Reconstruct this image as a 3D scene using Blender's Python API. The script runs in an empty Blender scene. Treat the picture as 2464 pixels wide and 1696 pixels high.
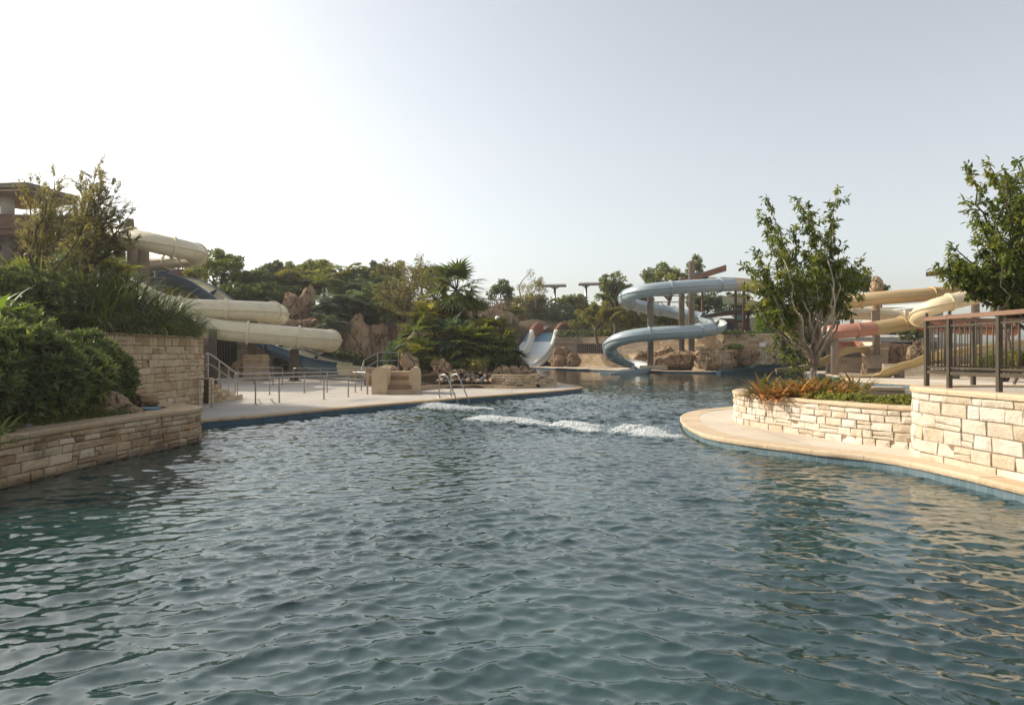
import bpy, math, random
import numpy as np
from mathutils import Vector, noise
from mathutils.geometry import tessellate_polygon

SC = bpy.context.scene
COL = SC.collection
PI = math.pi
FOC, HC, CX, CY = 1643.0, 1.8, 1232.0, 848.0     # focal length in photograph pixels, eye height, optical centre

def W(px, py, Y):                                  # a point of the place, found from where it is seen and how far it stands
    return np.array(((px-CX)/FOC*Y, Y, HC-(py-CY)/FOC*Y))
def G(px, py, z=.18):                              # where a sight line meets the level z
    Y = (HC-z)*FOC/(py-CY)
    return np.array(((px-CX)/FOC*Y, Y, z))

# ------------------------------------------------------------------ objects
def tag(o, label=None, cat=None, group=None, kind=None):
    if label: o['label'] = label
    if cat: o['category'] = cat
    if group: o['group'] = group
    if kind: o['kind'] = kind
    return o
def empty(name, loc, label, cat, group=None):
    o = bpy.data.objects.new(name, None); COL.objects.link(o)
    o.location = Vector(loc); o.empty_display_size = .3
    return tag(o, label, cat, group)

class M:                                           # collects quads, links them as ONE mesh object
    def __init__(s): s.V = []; s.F = []; s.T = []; s.U = []; s.n = 0
    def add(s, V, F, t=.5, uv=None):
        V = np.asarray(V, float).reshape(-1, 3); F = np.asarray(F, int).reshape(-1, 4)
        s.V.append(V); s.F.append(F+s.n)
        s.T.append(np.broadcast_to(np.asarray(t, float), (len(V),)))
        s.U.append(V if uv is None else np.asarray(uv, float).reshape(-1, 3))
        s.n += len(V); return s
    def build(s, name, mat, parent=None, smooth=False):
        V = np.concatenate(s.V); F = np.concatenate(s.F)
        off = np.zeros(3)
        if parent is not None:
            p = parent
            while p is not None: off = off+np.array(p.location); p = p.parent
        else:
            off = (V.min(0)+V.max(0))/2; off[2] = V[:, 2].min()
        me = bpy.data.meshes.new(name)
        me.vertices.add(len(V)); me.vertices.foreach_set('co', (V-off).astype(np.float32).ravel())
        me.loops.add(F.size); me.loops.foreach_set('vertex_index', F.ravel().astype(np.int32))
        me.polygons.add(len(F)); me.polygons.foreach_set('loop_start', np.arange(0, F.size, 4, dtype=np.int32))
        me.polygons.foreach_set('loop_total', np.full(len(F), 4, np.int32))
        me.polygons.foreach_set('use_smooth', np.full(len(F), smooth, bool))
        me.update(calc_edges=True)
        a = me.attributes.new('tint', 'FLOAT', 'POINT'); a.data.foreach_set('value', np.concatenate(s.T).astype(np.float32))
        a = me.attributes.new('suv', 'FLOAT_VECTOR', 'POINT'); a.data.foreach_set('vector', np.concatenate(s.U).astype(np.float32).ravel())
        me.validate()
        me.materials.append(mat)
        o = bpy.data.objects.new(name, me); COL.objects.link(o)
        if parent is not None: o.parent = parent
        else: o.location = Vector(off)
        return o

# ------------------------------------------------------------------ shapes
def catmull(P, n=8, closed=False):
    P = [np.asarray(p, float) for p in P]
    if closed: Q = [P[-1]]+P+[P[0], P[1]]
    else: Q = [2*P[0]-P[1]]+P+[2*P[-1]-P[-2]]
    out = []
    for i in range(1, len(Q)-2):
        a, b, c, d = Q[i-1:i+3]
        for k in range(n):
            t = k/n
            out.append(.5*((2*b)+(c-a)*t+(2*a-5*b+4*c-d)*t*t+(3*b-a-3*c+d)*t**3))
    if not closed: out.append(P[-1])
    return np.array(out)
def arclen(P):
    return np.concatenate([[0], np.cumsum(np.linalg.norm(np.diff(P, axis=0), axis=1))])
def resample(P, step, closed=False):
    P = np.asarray(P, float)
    if closed: P = np.vstack([P, P[:1]])
    s = arclen(P); n = max(2, int(round(s[-1]/step))+1)
    q = np.linspace(0, s[-1], n)
    R = np.stack([np.interp(q, s, P[:, k]) for k in range(P.shape[1])], 1)
    return R[:-1] if closed else R
def frames(P):                                     # tangent, side, up along a path (up stays near the vertical)
    T = np.gradient(P, axis=0); T /= np.linalg.norm(T, axis=1)[:, None]+1e-9
    S = np.cross(T, [0, 0, 1.]); l = np.linalg.norm(S, axis=1)
    for i in range(len(S)):
        if l[i] < 1e-3: S[i] = S[i-1] if i else (1, 0, 0)
    S /= np.linalg.norm(S, axis=1)[:, None]+1e-9
    return T, S, np.cross(S, T)
def gridfaces(n, m, wrap=False):
    i = np.arange(n-1)[:, None]; j = np.arange(m if wrap else m-1)[None]
    a = i*m+j; b = i*m+(j+1) % m
    return np.stack([a, b, b+m, a+m], -1).reshape(-1, 4)
def sweep(m, P, prof, t=.5, wrap=True, caps=True, scale=None):   # profile (k,2) in (side, up) carried along P
    P = np.asarray(P, float); prof = np.asarray(prof, float)
    T, S, U = frames(P)
    sc = np.ones(len(P)) if scale is None else np.asarray(scale)
    V = P[:, None]+(S[:, None]*prof[None, :, :1]+U[:, None]*prof[None, :, 1:])*sc[:, None, None]
    n, k = V.shape[:2]
    if caps and wrap:
        V = np.concatenate([V[:1]*.001+V[:1].mean(1, keepdims=True)*.999, V, V[-1:]*.001+V[-1:].mean(1, keepdims=True)*.999]); n += 2
    m.add(V.reshape(-1, 3), gridfaces(n, k, wrap)[:, ::-1], t)
    return m
def circle(r, k): 
    a = np.arange(k)/k*2*PI
    return np.stack([np.cos(a)*r, np.sin(a)*r], 1)
def tube(m, P, r, k=8, t=.5):
    P = np.asarray(P, float)
    rr = np.broadcast_to(np.asarray(r, float), (len(P),))
    T = np.gradient(P, axis=0); T /= np.linalg.norm(T, axis=1)[:, None]+1e-9
    ref = np.array([1., 0, 0]) if abs(T[:, 0]).mean() < .8 else np.array([0, 1., 0])
    S = np.cross(T, ref); S /= np.linalg.norm(S, axis=1)[:, None]+1e-9
    U = np.cross(T, S); a = np.arange(k)/k*2*PI
    V = P[:, None]+(S[:, None]*np.cos(a)[None, :, None]+U[:, None]*np.sin(a)[None, :, None])*rr[:, None, None]
    V = np.concatenate([V[:1]*.001+P[:1, None]*.999, V, V[-1:]*.001+P[-1:, None]*.999])
    m.add(V.reshape(-1, 3), gridfaces(len(V), k, True), t)
    return m
BOXF = [(0, 3, 2, 1), (4, 5, 6, 7), (0, 1, 5, 4), (1, 2, 6, 5), (2, 3, 7, 6), (3, 0, 4, 7)]
def box(m, c, s, rz=0, t=.5, top=1.0, rx=0.0):
    x, y, z = np.asarray(s)/2.0
    V = np.array([(-x, -y, -z), (x, -y, -z), (x, y, -z), (-x, y, -z), (-x*top, -y*top, z), (x*top, -y*top, z), (x*top, y*top, z), (-x*top, y*top, z)])
    if rx: V = V@np.array([[1, 0, 0], [0, math.cos(rx), math.sin(rx)], [0, -math.sin(rx), math.cos(rx)]])
    c_, s_ = math.cos(rz), math.sin(rz)
    V = V@np.array([[c_, s_, 0], [-s_, c_, 0], [0, 0, 1]])+np.asarray(c, float)
    return m.add(V, BOXF, t)
def bar(m, a, b, w, h, t=.5):                      # a straight bar of rectangular section
    return sweep(m, np.array([a, b], float), [(-w/2, -h/2), (w/2, -h/2), (w/2, h/2), (-w/2, h/2)], t)
def lathe(m, prof, c, k=16, t=.5):
    prof = np.asarray(prof, float); a = np.arange(k)/k*2*PI
    V = np.stack([prof[:, None, 0]*np.cos(a), prof[:, None, 0]*np.sin(a), np.broadcast_to(prof[:, None, 1], (len(prof), k))], -1)+np.asarray(c, float)
    return m.add(V.reshape(-1, 3), gridfaces(len(prof), k, True), t)
def polyfill(m, pts, z, t=.5):                     # a flat filled polygon
    pts = [Vector((p[0], p[1], 0)) for p in pts]
    tris = tessellate_polygon([pts])
    V = np.array([(p.x, p.y, z) for p in pts]); F = []
    mids = []
    for a, b, c in tris:
        va, vb, vc = pts[a], pts[b], pts[c]
        if (vb-va).cross(vc-va).z < 0: b, c = c, b
        mids.append((V[a]+V[c])/2); F.append((a, b, c, len(V)+len(mids)-1))
    m.add(np.vstack([V, np.array(mids)]), F, t)
    return m

# ------------------------------------------------------------------ materials
def nm(name):
    m = bpy.data.materials.new(name); m.use_nodes = True
    nt = m.node_tree; nt.nodes.clear()
    return m, nt, nt.nodes.new('ShaderNodeOutputMaterial')
def nd(nt, kind, **kw):
    n = nt.nodes.new('ShaderNode'+kind)
    for k, v in kw.items():
        if k.startswith('i_'):
            key = k[2:].replace('_', ' ')
            n.inputs[int(key) if key.isdigit() else key].default_value = v
        else: setattr(n, k, v)
    return n
def lk(nt, a, b): nt.links.new(a, b)
def ramp(nt, cols, fac):
    r = nt.nodes.new('ShaderNodeValToRGB'); e = r.color_ramp.elements
    while len(e) < len(cols): e.new(.5)
    for i, (p, c) in enumerate(cols): e[i].position = p; e[i].color = (*c, 1)
    lk(nt, fac, r.inputs[0]); return r.outputs[0]
def mixc(nt, fac, a, b, mode='MIX'):
    n = nt.nodes.new('ShaderNodeMix'); n.data_type = 'RGBA'; n.blend_type = mode
    for s, v in ((0, fac), (6, a), (7, b)):
        if hasattr(v, 'links') or hasattr(v, 'is_linked'): lk(nt, v, n.inputs[s])
        else: n.inputs[s].default_value = v if s == 0 else (*v, 1)
    return n.outputs[2]
def coords(nt, scale=(1, 1, 1)):
    g = nt.nodes.new('ShaderNodeNewGeometry'); mp = nd(nt, 'Mapping', i_Scale=scale)
    lk(nt, g.outputs['Position'], mp.inputs[0]); return mp.outputs[0]
def noise_n(nt, vec, scale, detail=5, rough=.6, dist=0):
    n = nd(nt, 'TexNoise', i_Scale=scale, i_Detail=detail, i_Roughness=rough, i_Distortion=dist)
    lk(nt, vec, n.inputs['Vector']); return n.outputs[0]
def attr(nt, name='tint'):
    a = nd(nt, 'Attribute', attribute_name=name); return a
def mrange(nt, v, a, b, c=0, d=1):
    n = nd(nt, 'MapRange'); lk(nt, v, n.inputs[0])
    for i, q in enumerate((a, b, c, d)): n.inputs[i+1].default_value = q
    return n.outputs[0]
def bump(nt, h, strength, dist=.02, normal=None):
    b = nd(nt, 'Bump', i_Strength=strength, i_Distance=dist); lk(nt, h, b.inputs['Height'])
    if normal: lk(nt, normal, b.inputs['Normal'])
    return b.outputs[0]
def principled(nt, out, col, rough, normal=None, metal=0, spec=.5):
    p = nt.nodes.new('ShaderNodeBsdfPrincipled')
    for key, v in (('Base Color', col), ('Roughness', rough)):
        if hasattr(v, 'is_linked'): lk(nt, v, p.inputs[key])
        else: p.inputs[key].default_value = (*v, 1) if key == 'Base Color' else v
    p.inputs['Metallic'].default_value = metal; p.inputs['Specular IOR Level'].default_value = spec
    if normal: lk(nt, normal, p.inputs['Normal'])
    lk(nt, p.outputs[0], out.inputs[0]); return p

def stone_mat(name, cols, stain=(.16, .11, .07), amt=.5, bmp=.5, sc=1.0):
    m, nt, out = nm(name); v = coords(nt)
    base = ramp(nt, cols, attr(nt).outputs['Fac'])
    n1 = noise_n(nt, v, 2.2*sc, 6, .65); n2 = noise_n(nt, v, 14*sc, 8, .7); n3 = noise_n(nt, v, 60*sc, 4, .7)
    c = mixc(nt, mrange(nt, n1, .5, .72, 0, amt), base, stain)
    c = mixc(nt, mrange(nt, n2, .35, .7, 0, .45), c, tuple(min(1, q*1.25) for q in cols[0][1]))
    c = mixc(nt, .55, c, mixc(nt, 1.0, c, ramp(nt, [(.3, (.55, .52, .5)), (.7, (1.15, 1.13, 1.1))], n3), 'MULTIPLY'))
    sp = nt.nodes.new('ShaderNodeSeparateXYZ'); lk(nt, coords(nt), sp.inputs[0]); ad = nd(nt, 'Math', operation='MULTIPLY_ADD', i_1=-.22); lk(nt, n1, ad.inputs[0]); lk(nt, sp.outputs[2], ad.inputs[2])
    wet = mrange(nt, ad.outputs[0], -.06, .02, 1, 0)                       # the splash line just above the pool
    c = mixc(nt, wet, c, mixc(nt, 1.0, c, (.42, .40, .36), 'MULTIPLY'))
    nb = bump(nt, n2, bmp, .03); nb = bump(nt, n3, bmp*.7, .008, nb)
    principled(nt, out, c, mrange(nt, wet, 0, 1, .85, .3), nb, spec=.3); return m
def rock_mat(name, cols, sx=(1, 1, .45)):
    m, nt, out = nm(name); v = coords(nt, sx)
    n1 = noise_n(nt, v, .9, 8, .65, .6); n2 = noise_n(nt, v, 5, 8, .7); n3 = noise_n(nt, coords(nt), 22, 5, .7)
    c = ramp(nt, cols, mixc(nt, .45, n1, n2))
    c = mixc(nt, 1.0, c, ramp(nt, [(.3, (.6, .57, .55)), (.65, (1.1, 1.08, 1.05))], n3), 'MULTIPLY')
    wv = nd(nt, 'VectorMath', operation='ADD'); nw = nd(nt, 'TexNoise', i_Scale=1.6, i_Detail=4.0); lk(nt, v, nw.inputs['Vector']); lk(nt, v, wv.inputs[0]); lk(nt, nw.outputs['Color'], wv.inputs[1])
    vo = nd(nt, 'TexVoronoi', feature='DISTANCE_TO_EDGE', i_Scale=1.15); lk(nt, wv.outputs[0], vo.inputs['Vector']); ck = mrange(nt, vo.outputs['Distance'], .0, .05)
    c = mixc(nt, 1.0, c, ramp(nt, [(0, (.32, .28, .25)), (1, (1, 1, 1))], ck), 'MULTIPLY')
    nb = bump(nt, ck, .8, .08); nb = bump(nt, n1, .9, .25, nb); nb = bump(nt, n2, .8, .08, nb); nb = bump(nt, n3, .6, .02, nb)
    principled(nt, out, c, .9, nb, spec=.2); return m
def plastic_mat(name, col, rough=.32, dirt=(.25, .2, .14), amt=.34):
    m, nt, out = nm(name); v = coords(nt, (1, 1, .35))
    n1 = noise_n(nt, v, 2.5, 7, .7); n2 = noise_n(nt, coords(nt), .6, 3)
    c = mixc(nt, mrange(nt, n1, .48, .75, 0, amt), col, dirt)
    c = mixc(nt, mrange(nt, n2, .35, .7, 0, .3), c, tuple(q*.82 for q in col))
    r = mrange(nt, n1, .3, .7, rough, rough+.15)
    principled(nt, out, c, r, bump(nt, n2, .12, .05), spec=.45); return m
def metal_mat(name, col, rough, metal=1.0):
    m, nt, out = nm(name); n1 = noise_n(nt, coords(nt), 9, 6, .7)
    principled(nt, out, mixc(nt, mrange(nt, n1, .4, .75, 0, .4), col, tuple(q*.55 for q in col)), mrange(nt, n1, .3, .7, rough, rough+.2), bump(nt, n1, .05, .01), metal); return m
def leaf_mat(name, a, b, c3, trans=.4, rough=.45, spec=.35):
    m, nt, out = nm(name)
    n1 = noise_n(nt, coords(nt), 1.1, 3)
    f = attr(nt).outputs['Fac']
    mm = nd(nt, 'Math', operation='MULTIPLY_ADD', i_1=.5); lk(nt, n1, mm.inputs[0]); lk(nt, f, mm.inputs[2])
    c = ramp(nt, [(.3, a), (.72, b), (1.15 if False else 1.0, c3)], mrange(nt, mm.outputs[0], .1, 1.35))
    p = nt.nodes.new('ShaderNodeBsdfPrincipled'); lk(nt, c, p.inputs['Base Color'])
    p.inputs['Roughness'].default_value = rough; p.inputs['Specular IOR Level'].default_value = spec
    t = nt.nodes.new('ShaderNodeBsdfTranslucent'); lk(nt, mixc(nt, 1.0, c, (1.5, 1.45, .8), 'MULTIPLY'), t.inputs[0])
    mx = nd(nt, 'MixShader', i_0=trans); lk(nt, p.outputs[0], mx.inputs[1]); lk(nt, t.outputs[0], mx.inputs[2])
    lk(nt, mx.outputs[0], out.inputs[0]); return m
def bark_mat(name, a, b, sc=14):
    m, nt, out = nm(name); n1 = noise_n(nt, coords(nt, (1, 1, .25)), sc, 7, .7)
    principled(nt, out, ramp(nt, [(.35, a), (.65, b)], n1), .9, bump(nt, n1, .7, .02), spec=.2); return m
def flat_mat(name, cols, sc, rough=.85, bmp=.3, stretch=(1, 1, 1)):
    m, nt, out = nm(name); v = coords(nt, stretch)
    n1 = noise_n(nt, v, sc, 8, .65); n2 = noise_n(nt, v, sc*9, 5, .7)
    c = ramp(nt, cols, mixc(nt, .3, n1, n2))
    principled(nt, out, c, rough, bump(nt, n2, bmp, .01), spec=.3); return m
def deck_mat(name, cols, sc, rough=.85, bmp=.3):
    m, nt, out = nm(name); v = coords(nt)
    n1 = noise_n(nt, v, sc, 8, .65); n2 = noise_n(nt, v, sc*9, 5, .7); n3 = noise_n(nt, v, .35, 4, .6, .5)
    c = ramp(nt, cols, mixc(nt, .35, n1, n2))
    c = mixc(nt, mrange(nt, n3, .5, .68, 0, .45), c, tuple(q*.6 for q in cols[0][1]))
    b = nd(nt, 'TexBrick', i_Scale=.5, offset=.0); lk(nt, v, b.inputs[0]); b.inputs['Mortar Size'].default_value = .006; b.inputs['Brick Width'].default_value = 1.3; b.inputs['Row Height'].default_value = 1.1
    c = mixc(nt, mrange(nt, b.outputs[1], 0, 1, 0, .7), c, tuple(q*.4 for q in cols[0][1]))
    principled(nt, out, c, mrange(nt, n3, .5, .68, rough, .45), bump(nt, n2, bmp, .01), spec=.35); return m
def tile_mat(name, c1, c2, grout, w=.15):
    m, nt, out = nm(name)
    b = nd(nt, 'TexBrick', i_Scale=1/w, offset=0.0); b.inputs['Color1'].default_value = (*c1, 1); b.inputs['Color2'].default_value = (*c2, 1)
    b.inputs['Mortar'].default_value = (*grout, 1); b.inputs['Mortar Size'].default_value = .035
    b.inputs['Brick Width'].default_value = 1; b.inputs['Row Height'].default_value = 1
    lk(nt, attr(nt, 'suv').outputs['Vector'], b.inputs[0])
    n1 = noise_n(nt, coords(nt), 3, 5)
    c = mixc(nt, mrange(nt, n1, .45, .75, 0, .4), b.outputs[0], tuple(q*.5 for q in c1))
    principled(nt, out, c, .42, bump(nt, b.outputs[1], -.3, .01), spec=.4); return m

MAT = {}
def make_materials():
    X = MAT
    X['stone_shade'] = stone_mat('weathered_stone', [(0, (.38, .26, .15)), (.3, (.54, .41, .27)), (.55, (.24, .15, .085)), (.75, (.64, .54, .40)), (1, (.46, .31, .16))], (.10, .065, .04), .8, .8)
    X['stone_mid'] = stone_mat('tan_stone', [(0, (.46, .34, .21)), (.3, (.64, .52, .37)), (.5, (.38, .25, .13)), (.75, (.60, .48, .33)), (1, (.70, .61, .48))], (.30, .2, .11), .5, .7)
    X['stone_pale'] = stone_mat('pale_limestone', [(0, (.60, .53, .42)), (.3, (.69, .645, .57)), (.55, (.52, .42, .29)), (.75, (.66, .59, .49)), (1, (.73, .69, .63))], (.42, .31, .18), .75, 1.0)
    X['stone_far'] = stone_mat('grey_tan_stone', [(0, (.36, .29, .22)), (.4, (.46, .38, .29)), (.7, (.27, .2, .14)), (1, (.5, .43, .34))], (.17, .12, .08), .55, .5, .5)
    X['mortar'] = flat_mat('mortar', [(.3, (.085, .06, .04)), (.7, (.15, .11, .075))], 6)
    X['mortar_pale'] = flat_mat('pale_mortar', [(.3, (.19, .13, .08)), (.7, (.28, .2, .13))], 6)
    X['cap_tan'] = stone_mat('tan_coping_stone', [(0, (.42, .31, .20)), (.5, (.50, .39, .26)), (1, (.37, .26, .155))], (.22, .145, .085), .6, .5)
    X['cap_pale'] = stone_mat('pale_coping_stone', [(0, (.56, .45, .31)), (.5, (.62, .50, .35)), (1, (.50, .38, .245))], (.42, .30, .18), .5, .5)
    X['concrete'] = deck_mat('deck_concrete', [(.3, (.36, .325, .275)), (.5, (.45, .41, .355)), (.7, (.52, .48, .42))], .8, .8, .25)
    X['concrete_warm'] = deck_mat('warm_deck_concrete', [(.3, (.50, .43, .33)), (.5, (.58, .51, .41)), (.7, (.63, .57, .47))], .9, .8, .25)  # paler, warmer concrete palette
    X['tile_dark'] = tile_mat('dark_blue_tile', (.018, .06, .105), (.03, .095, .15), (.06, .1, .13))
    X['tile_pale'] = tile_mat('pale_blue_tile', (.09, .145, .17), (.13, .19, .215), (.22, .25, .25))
    X['rock_brown'] = rock_mat('brown_rock', [(.28, (.14, .095, .06)), (.45, (.30, .20, .125)), (.6, (.42, .30, .195)), (.75, (.50, .39, .27))])
    X['rock_tan'] = rock_mat('tan_rock', [(.28, (.24, .15, .09)), (.45, (.38, .265, .17)), (.6, (.50, .37, .25)), (.75, (.58, .47, .34))], (1, 1, .8))
    X['rock_pale'] = rock_mat('pale_rock', [(.28, (.25, .16, .09)), (.45, (.42, .30, .19)), (.58, (.58, .46, .32)), (.75, (.68, .57, .43))])
    X['cream'] = plastic_mat('cream_fibreglass', (.70, .62, .44), .3, (.34, .28, .18))
    X['cream_in'] = plastic_mat('cream_inner_fibreglass', (.66, .62, .46))
    X['navy'] = plastic_mat('dark_blue_fibreglass', (.045, .10, .165), .3, (.02, .03, .04), .3)
    X['sky_blue'] = plastic_mat('grey_blue_fibreglass', (.35, .42, .45), .3, (.2, .22, .21), .3)
    X['blue_in'] = plastic_mat('pale_blue_inner_fibreglass', (.52, .55, .52))
    X['yellow'] = plastic_mat('ochre_fibreglass', (.58, .43, .22))
    X['mustard'] = plastic_mat('mustard_fibreglass', (.43, .32, .15))
    X['red'] = plastic_mat('terracotta_fibreglass', (.42, .19, .125))
    X['orange'] = plastic_mat('orange_fibreglass', (.55, .17, .06))
    X['peach'] = plastic_mat('pale_yellow_fibreglass', (.68, .56, .36))
    X['white'] = plastic_mat('white_fibreglass', (.74, .72, .64))
    X['brown_cap'] = plastic_mat('brown_fibreglass', (.28, .11, .065))
    X['slide_blue_face'] = flat_mat('blue_slide_bed', [(.3, (.11, .24, .35)), (.7, (.18, .33, .44))], 4, .3)
    X['slide_white_bed'] = flat_mat('wet_white_slide_bed', [(.3, (.55, .62, .68)), (.7, (.74, .78, .80))], 5, .25, .4, (1, .25, 1))
    X['post'] = flat_mat('taupe_painted_steel', [(.3, (.235, .185, .15)), (.7, (.315, .26, .22))], 2, .55, .1)
    X['post_dark'] = flat_mat('dark_taupe_steel', [(.3, (.085, .065, .055)), (.7, (.135, .11, .095))], 2, .5, .1)
    X['steel'] = metal_mat('stainless_steel', (.32, .31, .295), .28)
    X['steel_dull'] = metal_mat('dull_steel', (.42, .41, .39), .35)
    X['bronze'] = flat_mat('dark_bronze_paint', [(.3, (.05, .04, .026)), (.7, (.09, .072, .05))], 8, .5, .2)
    X['rail_wood'] = flat_mat('weathered_rail_wood', [(.3, (.15, .09, .06)), (.7, (.27, .165, .11))], 5, .8, .5, (1, .2, 1))
    X['brown_wood'] = flat_mat('brown_timber', [(.3, (.10, .05, .032)), (.7, (.19, .10, .065))], 3, .8, .4, (.2, 1, 1))
    X['roof_grey'] = flat_mat('grey_brown_roof', [(.3, (.13, .11, .09)), (.7, (.20, .17, .14))], 2, .7, .2)
    X['roof_pale'] = flat_mat('pale_grey_roof', [(.3, (.36, .33, .28)), (.7, (.46, .42, .37))], 1, .7, .2)
    X['soffit'] = flat_mat('timber_soffit', [(.3, (.25, .18, .115)), (.7, (.34, .26, .175))], 2, .8, .3, (.2, 1, 1))
    X['teal'] = flat_mat('teal_panel', [(.3, (.10, .22, .23)), (.7, (.15, .29, .30))], 2, .5, .1)
    X['dark'] = flat_mat('near_black_panel', [(.3, (.012, .012, .010)), (.7, (.03, .028, .022))], 2)
    X['soil'] = flat_mat('dark_soil', [(.3, (.03, .02, .012)), (.7, (.075, .05, .03))], 9, .95, .8)
    X['hill'] = flat_mat('hillside_earth', [(.3, (.035, .038, .016)), (.5, (.075, .055, .03)), (.7, (.14, .09, .05))], .5, .95, .8)
    X['foam'] = flat_mat('white_foam', [(.3, (.66, .71, .72)), (.7, (.84, .86, .85))], 9, .6, .8)
    nt = X['foam'].node_tree; out = [n for n in nt.nodes if n.type == 'OUTPUT_MATERIAL'][0]; pb = [n for n in nt.nodes if n.type == 'BSDF_PRINCIPLED'][0]
    tr = nt.nodes.new('ShaderNodeBsdfTransparent'); mx = nd(nt, 'MixShader'); lk(nt, mrange(nt, noise_n(nt, coords(nt), 6, 5, .7), .32, .58, .35, 1.0), mx.inputs[0]); lk(nt, tr.outputs[0], mx.inputs[1]); lk(nt, pb.outputs[0], mx.inputs[2]); lk(nt, mx.outputs[0], out.inputs[0])
    X['blue_step'] = flat_mat('blue_step_tile', [(.3, (.015, .045, .06)), (.7, (.03, .08, .10))], 2, .3)
    X['lamp_white'] = flat_mat('lamp_glass', [(.3, (.7, .7, .66)), (.7, (.8, .8, .78))], 3, .3)
    X['stone_block'] = flat_mat('plastered_stone', [(.3, (.40, .29, .18)), (.5, (.50, .38, .25)), (.7, (.56, .44, .31))], 3, .9, .6)
    X['grey_stone'] = flat_mat('grey_pebble', [(.3, (.12, .12, .125)), (.7, (.2, .2, .2))], 8, .7, .3)
    X['blue_lid'] = flat_mat('blue_plastic_lid', [(.3, (.05, .15, .22)), (.7, (.09, .22, .3))], 4, .5, .1)
    # foliage
    X['l_dark'] = leaf_mat('dark_green_leaf', (0.055, 0.086, 0.036), (0.144, 0.191, 0.064), (0.338, 0.352, 0.105), .3, .38, .45)
    X['l_gloss'] = leaf_mat('glossy_green_leaf', (0.053, 0.076, 0.034), (0.127, 0.166, 0.055), (0.320, 0.318, 0.095), .32, .33, .5)
    X['l_mid'] = leaf_mat('green_leaf', (0.089, 0.116, 0.035), (0.203, 0.228, 0.058), (0.408, 0.384, 0.098), .42)
    X['l_warm'] = leaf_mat('yellow_green_leaf', (0.103, 0.114, 0.029), (0.226, 0.211, 0.052), (0.413, 0.341, 0.097), .45)
    X['l_olive'] = leaf_mat('olive_leaf', (0.116, 0.109, 0.046), (0.240, 0.217, 0.093), (0.388, 0.341, 0.155), .4)
    X['l_grey'] = leaf_mat('grey_green_leaf', (0.057, 0.098, 0.057), (0.136, 0.194, 0.126), (0.271, 0.349, 0.232), .35)
    X['l_needle'] = leaf_mat('needle_leaf', (0.131, 0.131, 0.059), (0.275, 0.247, 0.105), (0.493, 0.434, 0.189), .4)
    X['l_tree'] = leaf_mat('broad_tree_leaf', (0.071, 0.108, 0.026), (0.198, 0.230, 0.046), (0.489, 0.436, 0.086), .42, .36, .45)
    X['l_grass'] = leaf_mat('strap_leaf', (0.075, 0.106, 0.038), (0.193, 0.234, 0.060), (0.549, 0.510, 0.142), .4, .35, .45)
    X['l_palm'] = leaf_mat('palm_leaf', (0.071, 0.097, 0.031), (0.197, 0.225, 0.056), (0.532, 0.428, 0.133), .38, .38, .45)
    X['l_lime'] = leaf_mat('lime_leaf', (0.109, 0.186, 0.031), (0.232, 0.341, 0.062), (0.419, 0.496, 0.124), .45)
    X['l_brom'] = leaf_mat('bromeliad_leaf', (0.109, 0.132, 0.039), (0.341, 0.171, 0.070), (0.651, 0.310, 0.155), .35)
    X['l_variegated'] = leaf_mat('striped_leaf', (0.093, 0.132, 0.046), (0.248, 0.279, 0.093), (0.558, 0.512, 0.232), .35)
    X['bark'] = bark_mat('grey_brown_bark', (.07, .05, .035), (.16, .12, .09))
    X['bark_pale'] = bark_mat('pale_bark', (.30, .235, .17), (.56, .48, .39))
    X['bark_dark'] = bark_mat('dark_bark', (.03, .022, .016), (.085, .065, .045))
# ------------------------------------------------------------------ foliage
def unit(v): return v/(np.linalg.norm(v, axis=-1, keepdims=True)+1e-9)
def rvec(r, n): return unit(r.normal(size=(n, 3)))
def leafquads(m, P, D, N, L, Wd, t, curl=.18):
    P = np.asarray(P); n = len(P); D = unit(D); S = unit(np.cross(D, N)); U = np.cross(S, D)
    L = np.broadcast_to(np.asarray(L, float), (n,))[:, None]; Wd = np.broadcast_to(np.asarray(Wd, float), (n,))[:, None]
    mid = P+D*L*.48+U*L*curl*.5
    V = np.stack([P, mid+S*Wd/2, P+D*L-U*L*curl*.4, mid-S*Wd/2], 1)
    m.add(V.reshape(-1, 3), np.arange(4*n).reshape(n, 4), np.repeat(np.broadcast_to(t, (n,)), 4))
def straps(m, r, B, az, el, L, Wd, droop, t, k=5, fold=.0):   # long bending blades
    n = len(B); B = np.asarray(B, float)
    L = np.broadcast_to(L, (n,)); Wd = np.broadcast_to(Wd, (n,)); droop = np.broadcast_to(droop, (n,)); el = np.broadcast_to(el, (n,))
    H = np.stack([np.cos(az), np.sin(az), np.zeros(n)], 1); S = np.stack([-np.sin(az), np.cos(az), np.zeros(n)], 1)
    p = B.copy(); rows = []
    for j in range(k+1):
        f = j/k; w = Wd*(.55+.9*f-1.42*f*f) if j < k else Wd*.04
        rows.append(np.stack([p-S*w[:, None]/2, p+S*w[:, None]/2], 1))
        pit = el-droop*((j+.5)/k)**1.3
        p = p+(H*np.cos(pit)[:, None]+np.array([0, 0, 1.])*np.sin(pit)[:, None])*(L/k)[:, None]
    V = np.stack(rows, 1).reshape(n, -1, 3)
    base = np.array([(2*j, 2*j+1, 2*j+3, 2*j+2) for j in range(k)])
    F = (np.arange(n)[:, None, None]*(2*k+2)+base[None]).reshape(-1, 4)
    m.add(V.reshape(-1, 3), F, np.repeat(np.broadcast_to(t, (n,)), 2*k+2))

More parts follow.
